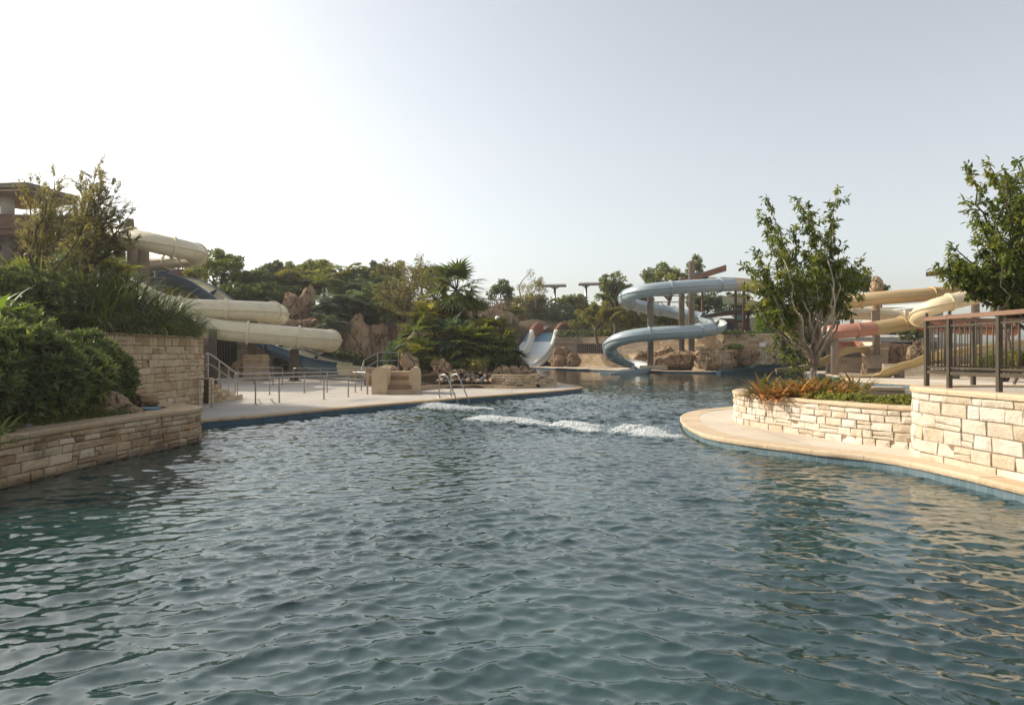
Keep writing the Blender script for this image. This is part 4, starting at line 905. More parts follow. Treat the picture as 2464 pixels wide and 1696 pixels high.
FL = [(1362, 792, 87.5), (1352, 791, 86.5), (1341, 803, 85), (1336, 818, 84), (1327, 841, 82.4), (1309, 863, 80.4), (1290, 879, 78.6), (1281, 886, 78)]
for d in (0, -59, -118): flank([(x+d, y, Y) for x, y, Y in FL], o)
for (xa, ya, xb, yb, mt) in ((1358, 789, 1440, 785, 'white'), (1300, 790, 1345, 788, 'white'), (1370, 795, 1420, 793, 'red'), (1420, 787, 1470, 776, 'white')):
    m = M(); bar(m, W(xa, ya, 88), W(xb, yb, 90), 1.2, .45); m.build('start_trough', MAT[mt], o)
for lab, px, py, Y, w, h, s in (('broad brown rock right of the white slide', 1338, 870, 77, 42, 28, 121), ('small brown rock against the low stone wall', 1378, 868, 76.5, 34, 34, 122), ('upper dark rock between white slide and wall', 1350, 848, 79, 44, 26, 123)):
    R_(lab, px, py, Y, w, h, w*.6, 'rock_brown', s)

# walls and rocks behind the far water
stone_wall('far_wall', 'long low tan stone wall by the far water, left of the blue slide', [W(1384, 0, 78)[:2], W(1470, 0, 75)[:2], W(1562, 0, 70)[:2]], .15, 1.55, 'stone_mid', thick=.5, rows=(.22, .36), bw=(.4, .9), seed=131, res=(3, 3), caph=.1)
uw = stone_wall('far_wall', 'upper grey stone wall with a railed dark panel shaded like a recess, below the hedge', [W(1335, 0, 83)[:2], W(1400, 0, 82)[:2], W(1475, 0, 80)[:2], W(1600, 0, 76)[:2]], 1.0, 3.5, 'stone_far', thick=.5, rows=(.24, .4), bw=(.4, 1.0), seed=132, res=(3, 3), caph=.12)
m = M(); a = W(1388, 839, 81.2); b = W(1455, 839, 79.5); bar(m, a, b, .3, 1.05); m.build('recess', MAT['dark'], uw)  # near-black panel on the wall face, its colour standing in for the opening's shade
for z in (.55, -.55):
    m = M(); bar(m, a+(0, -.2, z), b+(0, -.2, z), .2, .12); m.build('recess_frame', MAT['brown_wood'], uw)
for k in range(15):
    p = a+(b-a)*k/14+(0, -.25, 0); m = M(); tube(m, [p-(0, 0, .5), p+(0, 0, .5)], .025, 5); m.build('bar', MAT['post'], uw)
stone_wall('far_wall', 'sunlit tan stone wall right of the spiral slide with a white plate', [W(1556, 0, 67)[:2], W(1640, 0, 65.5)[:2], W(1740, 0, 63)[:2], W(1868, 0, 61.5)[:2], W(1880, 0, 64)[:2]], .1, 3.35, 'stone_mid', thick=.6, rows=(.24, .42), bw=(.4, 1.1), seed=133, res=(3, 3), caph=.12, capm='cap_pale')
m = M(); box(m, W(1835, 829, 61.1), (.55, .06, .36)); tag(m.build('wall_plate', MAT['lamp_white']), 'small white plate on the sunlit far wall', 'sign')
m = M(); tube(m, [W(1843, 876, 61.0), W(1843, 841, 61.0)], .07, 8); tag(m.build('drain_pipe', MAT['steel_dull']), 'grey drain pipe on the sunlit far wall above the blue steps', 'pipe')
for lab, px, py, Y, w, h, mt, s in (('wide brown rock ledge at the foot of the sunlit wall', 1625, 868, 62.0, 130, 46, 'rock_brown', 141), ('tall pale jagged rock in front of the sunlit wall', 1728, 866, 61.2, 84, 50, 'rock_pale', 142), ('small pale jagged rock leaning left of the tallest one', 1690, 876, 60.4, 34, 28, 'rock_pale', 143), ('long brown ledge rock behind the pale jagged rocks', 1700, 860, 62.3, 150, 44, 'rock_tan', 144), ('brown stained rock against the wall above the blue steps', 1790, 858, 61.5, 56, 40, 'rock_brown', 145), ('brown boulder between the spiral slide posts', 1600, 848, 62.5, 50, 30, 'rock_tan', 146), ('dark cave-like rock left of the stone ledge', 1555, 862, 64, 60, 34, 'rock_brown', 147)):
    R_(lab, px, py, Y, w, h, w*.5, mt, s, sub=40)
o = empty('pool_steps', W(1800, 890, 58), 'dark blue tiled pool steps rising out of the far water', 'steps')
for k in range(5):
    a = W(1735+26*k, 893-4*k, 57+.8*k); m = M(); x1 = 24.4; box(m, ((a[0]+x1)/2, a[1]+1.4, (a[2]-.9)/2), (x1-a[0], 2.8, a[2]+.9)); box(m, ((a[0]+x1)/2, a[1]-.03, a[2]-.03), (x1-a[0], .1, .075)); m.build('step', MAT['blue_step'], o)

# timber start tower in the centre
o = empty('slide_tower', W(1740, 800, 74), 'brown timber start tower with teal panels behind the spiral slide', 'tower')
slab(o, 'roof', [W(1620, 678, 70), W(1747, 637, 68), W(1748, 640, 74), W(1650, 670, 76)], .55, 'brown_wood')
slab(o, 'roof', [W(1682, 762, 70), W(1800, 741, 69), W(1838, 743, 75), W(1700, 757, 76)], .35, 'brown_wood')
slab(o, 'roof_sheet', [W(1682, 760, 69.8), W(1795, 739, 68.8), W(1835, 741, 75.2), W(1700, 755, 76.2)], .06, 'teal')
slab(o, 'deck', [W(1700, 768, 70), W(1800, 768, 70), W(1815, 766, 75), W(1700, 766, 75)], .35, 'brown_wood')
m = M(); box(m, W(1687, 665, 71.5), (1.5, .1, .8)); m.build('panel', MAT['teal'], o)
m = M(); box(m, W(1783, 757, 69.5), (1.0, .1, 1.15)); m.build('panel', MAT['teal'], o)
m = M(); box(m, W(1748, 790, 71), (1.4, 1, 1.2)); m.build('pump_box', MAT['navy'], o)
for x, y0, y1, Y in ((1770, 693, 802, 69.5), (1722, 765, 802, 70.5), (1798, 765, 802, 70), (1788, 765, 802, 71), (1690, 662, 770, 72), (1735, 765, 802, 74)):
    m = M(); bar(m, W(x, y1, Y), W(x, y0, Y)+(.001, 0, 0), .2, .2); m.build('post', MAT['brown_wood'], o)
for k in range(5):
    m = M(); box(m, W(1776+5*k, 776+5*k, 69), (1.2, .4, .08)); m.build('tread', MAT['brown_wood'], o)
for y in (771, 781):
    m = M(); bar(m, W(1700, y, 69.6), W(1770, y-1, 69.4), .06, .1); m.build('rail', MAT['brown_wood'], o)
m = M(); lathe(m, [(.001, 0), (.35, 0), (.35, 1.8), (.001, 1.8)], W(1813, 806, 69), 14); m.build('column', MAT['roof_pale'], o)
P4 = split_px([(1703, 676, 67), (1760, 678, 66.5), (1810, 684, 67), (1850, 698, 68.5), (1868, 715, 70.5), (1850, 726, 73)], [], 8)[0]
s4 = slide_root('body_slide', 'wide pale yellow open slide with white inner wall, half hidden by the young tree', P4)
trough_part(s4, P4, .85, 'peach', 'white', half=1.9, lip=.05)
post_part(s4, *W(1790, 0, 67)[:2], 2.0, W(1790, 694, 67)[2], .15, 'brown_wood')
P4b = split_px([(1742, 716, 75), (1790, 720, 74), (1830, 732, 73), (1850, 742, 74)], [], 8)[0]
s4b = slide_root('body_slide', 'light brown slide curving behind the timber tower', P4b); trough_part(s4b, P4b, .7, 'peach', 'slide_blue_face', half=1.7)
post_part(s4b, *W(1800, 0, 74)[:2], 2.0, W(1800, 728, 74)[2], .15, 'brown_wood')

# ================================================================== slides, right
PA = split_px([(2475, 702, 50), (2420, 702, 50), (2353, 703, 50), (2272, 706, 50), (2206, 711, 50), (2124, 717, 50), (2068, 724, 50.3), (2018, 731, 51), (1997, 739, 52.5), (1996, 747, 55), (2018, 752, 56.5), (2060, 754, 57.3), (2110, 756, 57.8), (2160, 761, 58), (2205, 766, 57.5)], [], 8)[0]
sa = slide_root('tube_slide', 'ochre yellow tube slide making the topmost bend on the right', PA)
tube_part(sa, PA[:int(len(PA)*.72)], .5, 'yellow', every=5.2); tube_part(sa, PA[int(len(PA)*.72)-1:], .52, 'peach', every=5.2)
for x, Y, zb, zt in ((2108, 50.4, 1.6, 4.9), (2347, 48.5, .2, 7.8), (1996, 53.5, .2, 4.6)): post_part(sa, *W(x, 0, Y)[:2], zb, zt, .26, 'post')
m = M(); rock_mesh(m, W(2107, 690, 52), (1.0, .9, 1.6), 151, 18, .2); lathe(m, [(.001, 3.5), (.3, 3.5), (.3, 6.3), (.001, 6.4)], (*W(2107, 0, 52)[:2], 0), 10); tag(m.build('rock_pillar', MAT['rock_tan']), 'rough stone pillar top rising above the ochre tube', 'pillar')
SB = [(2500, 695, 43), (2440, 700, 43), (2400, 705, 43), (2357, 711, 43), (2310, 721, 43), (2271, 731, 43), (2232, 744, 43.6), (2212, 757, 45), (2212, 772, 47.5), (2240, 781, 49.5), (2300, 786, 50), (2360, 789, 50), (2440, 793, 50)]
B1, B2 = split_px(SB, [8], 8)
sb = slide_root('tube_slide', 'cream tube slide bending into an orange tube behind the metal fence', np.concatenate([B1, B2]))
tube_part(sb, B1, .5, 'peach', every=4.2); tube_part(sb, B2, .5, 'orange', every=4.2)
post_part(sb, *W(2352, 0, 45.5)[:2], .2, W(2352, 770, 45.5)[2], .28, 'post'); post_part(sb, *W(2420, 0, 44)[:2], .2, W(2420, 712, 44)[2], .22, 'post')
SCx = [(2200, 776, 48.5), (2162, 781, 48), (2105, 790, 48), (2052, 795, 48), (2003, 799, 48.6), (1975, 806, 50.3), (1970, 815, 53), (1990, 823, 55), (2025, 826, 56), (2062, 824, 55.8), (2090, 826, 54.3), (2094, 831, 52), (2056, 830, 50.5), (2018, 839, 50.2), (1984, 858, 50.7), (1952, 872, 51.5), (1915, 878, 52.5), (1885, 881, 53.2), (1866, 883, 53.4)]
C1, C2, C3_, C4 = split_px(SCx, [2, 7, 11], 8)
sc_ = slide_root('tube_slide', 'terracotta tube slide turning into a mustard open chute behind the young tree', np.concatenate([C1, C2, C3_, C4]))
tube_part(sc_, C1, .5, 'mustard', every=4); tube_part(sc_, C2, .5, 'red', every=4.2); trough_part(sc_, C3_, .62, 'red', 'cream_in', name='open_bend', half=1.7); trough_part(sc_, C4, .58, 'mustard', 'mustard', name='runout', half=1.3, lip=.08)
post_part(sc_, *W(2008, 0, 49.3)[:2], -.5, W(2008, 806, 49.3)[2], .25, 'post')
SD = [(2470, 806, 42), (2420, 812, 42), (2360, 820, 42), (2300, 827, 42), (2262, 834, 42), (2225, 843, 42.5), (2190, 856, 43), (2160, 863, 43.3), (2134, 876, 43.6), (2112, 887, 44), (2064, 892, 44.2), (2016, 894, 44.6)]
PD = split_px(SD, [], 8)[0]
sd = slide_root('body_slide', 'mustard open chute ending at the water beside the pool coping', PD); trough_part(sd, PD, .75, 'mustard', 'peach', half=1.15, lip=.09, scale=np.linspace(.9, 1.15, len(PD)))
post_part(sd, *W(2164, 0, 43.4)[:2], -.3, .9, .3, 'post'); post_part(sd, *W(2300, 0, 42)[:2], 0, 1.8, .2, 'post')
o = empty('pedestal', (*W(2105, 0, 51)[:2], .18), 'rough stone block under the tall slide post', 'pedestal')
m = M(); box(m, W(2105, 858, 51), (1.25, 1.25, 1.7), top=1.08); m.build('base', MAT['stone_far'], o); m = M(); box(m, W(2105, 839, 51), (1.4, 1.4, .14)); m.build('cap', MAT['cap_pale'], o)
for lab, px, py, Y, w, h, mt, s in (('long brown rock bank behind the chutes', 2170, 862, 54, 140, 66, 'rock_brown', 161), ('sunlit pale rock at the left end of the metal fence', 2210, 848, 49, 60, 50, 'rock_pale', 162), ('small pale rock beside the lower chute', 2080, 888, 47.5, 14, 26, 'rock_pale', 163)):
    R_(lab, px, py, Y, w, h, w*.5, mt, s, sub=40)
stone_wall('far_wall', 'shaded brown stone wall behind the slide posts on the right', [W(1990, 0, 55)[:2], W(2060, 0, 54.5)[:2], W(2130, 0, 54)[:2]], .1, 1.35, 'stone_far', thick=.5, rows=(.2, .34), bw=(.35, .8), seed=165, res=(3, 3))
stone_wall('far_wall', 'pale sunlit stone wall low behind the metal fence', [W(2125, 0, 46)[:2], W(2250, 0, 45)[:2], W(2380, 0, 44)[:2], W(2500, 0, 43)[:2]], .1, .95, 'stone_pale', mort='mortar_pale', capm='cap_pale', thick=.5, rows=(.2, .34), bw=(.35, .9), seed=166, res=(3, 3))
# roofs and pavilions on the right
o = empty('pavilion', W(2160, 835, 78), 'long low pavilion with a grey roof and dark columns', 'building')
slab(o, 'roof', [W(2060, 811, 76), W(2260, 811, 76), W(2260, 806, 84), W(2060, 806, 84)], .55, 'roof_pale')
m = M(); box(m, W(2160, 828, 82), (9.5, .3, 1.9)); m.build('back_wall', MAT['roof_grey'], o)
for x in (2075, 2145, 2178, 2210): m = M(); box(m, W(x, 830, 77), (.4, .4, 1.9)); m.build('column', MAT['post_dark'], o)
o = empty('park_building', W(2180, 800, 95), 'pale building with dark openings behind the pavilion', 'building')
m = M(); box(m, W(2170, 790, 95), (9, 4, 5.6)); m.build('wall', MAT['roof_pale'], o)
for x in (2148, 2175, 2205): m = M(); box(m, W(x, 797, 92.9), (.9, .08, 1.3)); m.build('window', MAT['dark'], o)
slab(o, 'roof', [W(2090, 752, 90), W(2250, 736, 90), W(2250, 728, 99), W(2110, 738, 99)], .3, 'white')
o = empty('shade_roof', W(2340, 655, 48.5), 'thin brown shade roof on the tall post behind the right tree', 'shelter')
slab(o, 'roof', [W(2228, 655, 47), W(2430, 640, 46), W(2460, 646, 52), W(2260, 650, 52)], .3, 'brown_wood')
m = M(); a = W(2347, 0, 48.5); lathe(m, [(.001, 7.82), (.2, 7.82), (.2, W(0, 650, 48.5)[2]), (.001, W(0, 650, 48.5)[2])], (a[0], a[1], 0), 12); m.build('post', MAT['post'], o)

# canopies on the hilltop and a small lamp
for lab, x0, x1, y, xp in (('flat T-shaped shade canopy on the hilltop, left of the pair', 1303, 1363, 687, 1335), ('flat T-shaped shade canopy on the hilltop, right of the pair', 1392, 1449, 683, 1410)):
    o = empty('shade_canopy', W(xp, 740, 95), lab, 'canopy', 'shade canopies on the hilltop')
    slab(o, 'roof', [W(x0, y, 94), W(x1, y-1, 94), W(x1-3, y-4, 98), W(x0+3, y-3, 98)], .28, 'roof_grey')
    m = M(); tube(m, [W(xp, 790, 96), W(xp, y+4, 96)], .17, 10); m.build('post', MAT['steel_dull'], o, True)
    for s in (-1, 1): m = M(); bar(m, W(xp, y+9, 96), W(xp+s*14, y+1, 96), .1, .14); m.build('arm', MAT['steel_dull'], o)
o = empty('garden_lamp', W(1198, 795, 60), 'small white globe lamp among the palms', 'lamp')
m = M(); tube(m, [W(1198, 800, 60), W(1198, 769, 60)], .05, 8); m.build('pole', MAT['steel_dull'], o); m = M(); lathe(m, [(.001, -.2), (.2, -.15), (.26, 0), (.2, .18), (.001, .22)], W(1198, 766, 60), 12); m.build('lamp_shade', MAT['lamp_white'], o, True)
# ================================================================== planting, left foreground
SH = 'glossy dark green shrubs filling the left planter'
for i, (lab, c, rad, n) in enumerate((
    ('large glossy shrub overhanging the retaining wall, rightmost of the planter shrubs', (-8.2, 12.2, 1.35), (.95, 1.15, .75), 1200),
    ('broad glossy shrub in the middle of the left planter', (-7.8, 10.9, 1.45), (.9, 1.0, .82), 1100),
    ('tall dark shrub at the back of the left planter against the hillside', (-9.0, 11.6, 1.75), (1.0, 1.4, .8), 1150),
    ('glossy shrub at the left edge of the picture behind the striped plant', (-7.95, 9.6, 1.4), (.8, .8, .75), 900),
    ('upper glossy shrub below the yellow-green broad leaves', (-8.9, 10.2, 1.75), (.9, 1.0, .75), 900),
    ('low dark shrub spilling beside the planter boulders', (-8.5, 13.7, 1.38), (.78, .9, .74), 950))):
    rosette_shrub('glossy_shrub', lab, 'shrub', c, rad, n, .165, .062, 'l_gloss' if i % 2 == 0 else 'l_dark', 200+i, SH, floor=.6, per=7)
for i, (lab, pts, h, w, n) in enumerate((
    ('fine-leaved creeping shrub along the planter edge behind the striped plant', [(-7.45, 9.9, .56), (-7.4, 11.0, .56)], .38, .38, 5200),
    ('fine-leaved creeping shrub at the planter edge before the boulders', [(-7.35, 11.0, .56), (-7.3, 11.9, .56)], .33, .36, 4800),
    ('small dark creeping shrub beside the flat boulder', [(-7.15, 12.0, .56), (-7.1, 12.5, .56)], .28, .28, 2400))):
    hedge_mass('creeping_shrub', lab, 'shrub', pts, h, w, n, .05, .02, 'l_mid' if i < 2 else 'l_dark', 220+i, 'creeping shrubs on the planter edge')
grass_clump('striped_plant', 'striped green and cream strap-leaved plant at the front edge of the planter', 'plant', (-7.0, 9.25, .58), .1, 46, .62, .075, 'l_variegated', 231, None, (.5, 1.4), (.9, 1.8))
grass_clump('broad_leaf_plant', 'yellow green broad-leaved plant at the far left above the shrubs', 'plant', (-8.9, 11.6, 2.35), .25, 60, .75, .17, 'l_lime', 232, None, (.2, 1.3), (.6, 1.7))
grass_clump('broad_leaf_plant', 'bright green broad-leaved plant low at the left edge of the picture', 'plant', (-8.2, 10.0, 2.2), .25, 44, .55, .12, 'l_lime', 233, None, (.2, 1.3), (.6, 1.7))
GR = 'strap-leaved grasses on the retaining wall'
for i, (x, y, z, L, n, lab) in enumerate(((-9.95, 20.9, 2.25, 1.15, 420, 'grass clump at the far right end of the wall top'), (-9.98, 20.0, 2.25, 1.15, 420, 'grass clump second from the right on the wall top'), (-10.0, 19.1, 2.25, 1.1, 400, 'grass clump third from the right on the wall top'),
    (-10.0, 18.2, 2.25, 1.05, 400, 'grass clump in the middle of the wall top'), (-10.0, 17.3, 2.25, 1.0, 380, 'grass clump left of the middle of the wall top'), (-10.0, 16.5, 2.25, .95, 360, 'grass clump on the wall top touching the dark shrubs'),
    (-10.5, 20.5, 2.4, 1.9, 420, 'taller grass clump behind the right end of the wall top'), (-10.6, 19.1, 2.4, 2.0, 420, 'taller grass clump behind the middle of the wall top'), (-10.7, 17.7, 2.45, 1.9, 400, 'taller grass clump behind the left part of the wall top'), (-11.5, 20.0, 2.8, 2.1, 420, 'highest grass clump on the slope above the wall'), (-11.7, 18.6, 2.9, 2.1, 400, 'high grass clump on the slope left of the highest one'), (-11.6, 16.8, 2.8, 1.8, 360, 'dark grass clump on the slope under the feathery tree'))):
    grass_clump('grass_clump', lab+', arching green strap leaves', 'grass', (x, y, z), .34, int(n*.8), L, .06, 'l_grass', 240+i, GR, t0=.35+.2*(x > -10.5)*(y > 18))
fan_palm('fan_palm', 'dark fan palm among the grasses above the retaining wall', (-11.7, 19.4, 3.0), (-11.7, 19.4, 3.7), .95, 20, 261, low=-.2)
fan_palm('fan_palm', 'low shaded fan palm left of the grasses on the slope', (-12.4, 17.4, 3.1), (-12.4, 17.4, 3.4), .75, 20, 262, low=-.3)
fan_palm('fan_palm', 'drooping grey green palm under the feathery tree', (-12.3, 19, 3.0), (-12.3, 19, 3.75), .9, 24, 263, leaf='l_grey', low=-1.1)
for i, (lab, c, rad, n, lf) in enumerate((
    ('dark bush on the slope left of the drooping palm', (-12.2, 14.2, 3.1), (1.2, 1.1, 1.0), 800, 'l_dark'), ('dark bush below the fan palm fronds on the slope', (-11.3, 15.6, 2.9), (1.0, 1.1, .8), 800, 'l_gloss'), ('dark bush right of the drooping palm under the cream tube', (-14.0, 22.0, 3.6), (1.6, 1.6, 1.2), 800, 'l_dark'))):
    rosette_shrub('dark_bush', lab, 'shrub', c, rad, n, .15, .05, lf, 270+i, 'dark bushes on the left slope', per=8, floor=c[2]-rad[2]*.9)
# feathery trees
Yt = 17.0
limbs = [W(x, y, Y) for x, y, Y in ((95, 455, 17.5), (120, 475, 16.5), (150, 500, 17.8), (110, 540, 18), (165, 545, 17), (200, 560, 16), (215, 600, 17.6), (290, 650, 17.5), (130, 430, 17.2), (85, 520, 17), (105, 500, 16.8), (140, 470, 17.3), (160, 520, 17.2), (75, 445, 17.6), (125, 515, 17.8), (180, 535, 17.4))]
guided_tree('feathery_tree', 'low spreading feathery olive brown tree leaning over the left slope', 'tree', W(66, 722, Yt), W(70, 660, Yt), limbs, 'l_needle', 'bark', 301, .10, .020, .085, .045, 2, .14, .6, 62, None, .5, .25, .006, .10, True)
limbs = [W(x, y, Y) for x, y, Y in ((235, 405, 18.6), (242, 440, 18.2), (225, 480, 18.0), (195, 440, 18.8), (275, 470, 18.5), (290, 505, 18.2), (215, 520, 19), (180, 500, 18.2), (255, 540, 18.0), (300, 560, 18.6), (285, 600, 18.4), (160, 560, 18.5), (320, 580, 18.3), (200, 570, 18.8), (235, 575, 17.6), (250, 500, 18.6), (230, 515, 18), (265, 520, 18.8), (205, 465, 18.3), (245, 465, 18.5), (268, 450, 18.7), (290, 535, 18.4), (310, 520, 18.2), (170, 530, 18.6))]
guided_tree('feathery_tree', 'upright feathery tree with a whip-like top in front of the cream tube', 'tree', W(188, 700, 18.4), W(193, 590, 18.4), limbs, 'l_needle', 'bark', 302, .11, .021, .10, .05, 1, .14, .58, 62, None, .4, .2, .006, .10, True)

# ================================================================== palm island
def FP(lab, px, py, foot, R, n, seed, leaf='l_palm', Y=34, **kw):
    t = W(px, py, Y); f = W(foot[0], foot[1], Y); fan_palm('fan_palm', lab, f, t, R, n, seed, leaf, **kw)
FP('tall fan palm with a curved bare trunk, highest of the island', 1098, 700, (1072, 800), 1.45, 26, 311, Y=36, low=-.7, tr=.085)
FP('yellowing fan palm left of the tall palm crown', 1050, 722, (1062, 810), 1.0, 18, 312, 'l_warm', Y=36.5, low=-.7)
FP('round fan palm standing right of the curved trunk', 1146, 768, (1150, 850), 1.05, 22, 313, Y=36)
FP('light green fan palm at the right side of the island', 1196, 806, (1190, 880), 1.0, 24, 314, 'l_warm', Y=35)
FP('fan palm at the far right edge of the island above the rocks', 1212, 838, (1208, 890), .85, 20, 315, Y=34)
FP('dense fan palm right of the centre of the island', 1155, 838, (1155, 895), 1.1, 24, 316, Y=33.6, low=-.6)
FP('fan palm in the front centre of the island behind the boulder', 1120, 832, (1120, 890), 1.05, 22, 317, Y=33.4, low=-.4)
FP('shaggy fan palm with grey drooping fronds at the island centre', 1085, 818, (1085, 880), 1.15, 24, 318, 'l_grey', Y=34, low=-1.0, dead=.35)
FP('fan palm left of the island centre with bright fronds', 1030, 778, (1035, 880), 1.1, 22, 319, 'l_warm', Y=35, low=-.7)
FP('dark fan palm at the left flank of the island', 1008, 815, (1012, 885), 1.05, 22, 320, Y=34, low=-.7)
FP('low fan palm at the front left of the island above the cobbles', 1020, 862, (1022, 890), .95, 22, 321, Y=32.8, low=-.5)
FP('low dark fan palm beside the large boulder', 1100, 872, (1100, 895), .85, 20, 322, 'l_dark', Y=33, low=-.4)
FP('low fan palm spreading over the right boulders of the island', 1248, 872, (1245, 892), .6, 20, 323, 'l_dark', Y=34)
for i, (lab, px, py, Y, wd, hh, lf, n) in enumerate((
    ('dark bush filling the heart of the palm island', 1120, 850, 35, 120, 90, 'l_dark', 1000), ('dark bush at the left end of the palm island', 1030, 868, 33.6, 76, 60, 'l_dark', 700), ('bushy green shrub under the right fan palms', 1196, 862, 34, 84, 70, 'l_dark', 800), ('yellow green leafy bush below the tall palm', 1085, 776, 36.5, 90, 70, 'l_warm', 700), ('grey green leafy bush left of the island, by the ramp wall', 960, 848, 35.5, 80, 60, 'l_grey', 700), ('fine brown green bush right of the large boulder', 1135, 890, 32.6, 60, 40, 'l_needle', 500), ('green bush at the island left behind the rock', 985, 826, 36, 64, 60, 'l_dark', 600))):
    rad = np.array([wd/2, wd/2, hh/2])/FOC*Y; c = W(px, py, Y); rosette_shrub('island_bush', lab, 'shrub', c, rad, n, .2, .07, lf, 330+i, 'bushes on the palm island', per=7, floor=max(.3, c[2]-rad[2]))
grass_clump('rust_plant', 'rust orange leafy plant among the fan palms', 'plant', W(1160, 800, 35), .25, 60, .6, .09, 'l_brom', 340, None, (.5, 1.4), (.5, 1.4))

# olive tree and hillside planting
limbs = [W(x, y, Y) for x, y, Y in ((925, 690, 47), (950, 670, 46), (975, 650, 48), (1000, 640, 47), (1020, 650, 46), (1042, 662, 47), (935, 715, 48), (960, 720, 46), (1005, 690, 45.5), (1030, 700, 48), (980, 700, 49), (1012, 632, 47.5), (912, 704, 46.5), (990, 668, 45.5), (958, 690, 49))]
guided_tree('olive_tree', 'olive tree with a slim leaning trunk and pale brown green crown', 'tree', W(995, 815, 47), W(978, 735, 47), limbs, 'l_olive', 'bark', 351, .2, .075, .14, .075, 1, .34, 1.2, 34, None, .3, .3, .012, .2)
HT = 'trees on the hilltop behind the slides'
FT = [  # label, px, top, base, width, Y, leaf, n, size
 ('dark tree behind the top bend of the cream slide', 470, 607, 668, 110, 66, 'l_dark', 2600, .34),
 ('small light bush at the timber screen fence', 470, 648, 680, 44, 53, 'l_warm', 900, .26),
 ('tall light green tree left of the dark hillside trees', 545, 604, 730, 118, 52, 'l_mid', 4600, .26),
 ('dark green tree in the gap right of the tall light tree', 610, 652, 725, 90, 54, 'l_dark', 2600, .28),
 ('rounded dark tree on the skyline above the boulders', 655, 634, 690, 62, 66, 'l_dark', 2200, .3),
 ('flat topped tree on the skyline beside the rounded dark one', 705, 634, 690, 84, 68, 'l_mid', 2600, .3),
 ('brownish tree on the skyline left of the feather palm', 778, 630, 690, 74, 68, 'l_olive', 2400, .3),
 ('wide dark tree on the skyline right of the feather palm', 892, 640, 705, 96, 68, 'l_dark', 2800, .32),
 ('brown green tree on the skyline behind the olive tree', 940, 636, 710, 90, 66, 'l_olive', 2600, .3),
 ('pale loose tree on the skyline right of the olive tree', 1020, 640, 700, 80, 70, 'l_olive', 1500, .3),
 ('dark bent tree right of the timber terrace fence', 1212, 680, 752, 70, 78, 'l_dark', 1700, .34),
 ('green tree filling below the bare twigged tree', 1280, 706, 776, 100, 93, 'l_warm', 3200, .34),
 ('round green tree between the two shade canopies', 1378, 708, 770, 84, 94, 'l_mid', 2800, .36),
 ('bright yellow green tree left of the spiral slide', 1440, 735, 800, 92, 72, 'l_warm', 3400, .32),
 ('tall green tree behind the bright tree by the spiral slide', 1480, 666, 775, 78, 78, 'l_mid', 3000, .34),
 ('dark green tree behind the left bend of the spiral slide', 1530, 690, 770, 90, 78, 'l_dark', 3000, .34),
 ('wide green tree above the top strand of the spiral slide', 1600, 642, 730, 118, 84, 'l_mid', 3600, .38),
 ('small treetop poking up behind the tallest slide post', 1672, 617, 690, 46, 84, 'l_mid', 1200, .34),
 ('green tree behind the lower loop of the spiral slide', 1590, 738, 815, 120, 74, 'l_mid', 3200, .32),
 ('dark tree right of the spiral slide posts', 1690, 705, 775, 90, 78, 'l_dark', 2800, .34),
 ('dark green tree behind the timber tower', 1770, 710, 780, 90, 80, 'l_dark', 2600, .34),
 ('large dark tree directly behind the young planter tree', 1960, 650, 790, 150, 64, 'l_dark', 5200, .3),
 ('dark rounded tree right of the young tree crown', 2050, 648, 735, 108, 62, 'l_dark', 3600, .28),
 ('small dark tree beyond the stone pillar top', 2120, 684, 720, 34, 66, 'l_dark', 800, .28),
 ('dark tree low behind the planter tree stems', 1905, 745, 850, 90, 66, 'l_dark', 3200, .3),
 ('bright green bush beside the pavilion', 2205, 786, 830, 66, 66, 'l_mid', 2200, .26),
 ('flowering reddish green bush at the right end of the metal fence', 2430, 725, 800, 90, 40, 'l_olive', 3600, .15),
 ('green bush behind the pickets on the right', 2400, 845, 930, 120, 38, 'l_mid', 3600, .16),
 ('bright green shrub behind the pickets at the right edge', 2450, 850, 920, 60, 32, 'l_warm', 2200, .14)]
for i, (lab, px, top, base, wd, Y, lf, n, L) in enumerate(FT):
    far_tree('broad_tree' if base-top > 55 else 'bush', lab, 'tree' if base-top > 55 else 'shrub', px, top, base, wd, Y, lf, 'bark', 400+i, int(n*1.5), L*.8, L*.5, HT if Y > 60 else None, ncl=int(30+wd*.35))
far_tree('bare_tree', 'nearly leafless tan twigged tree left of the shade canopies', 'tree', 1280, 658, 768, 90, 92, 'l_olive', 'bark_pale', 451, 1500, .22, .12, hollow=.2)
b = bpy.data.objects
HS = 'shrubs on the hillsides'
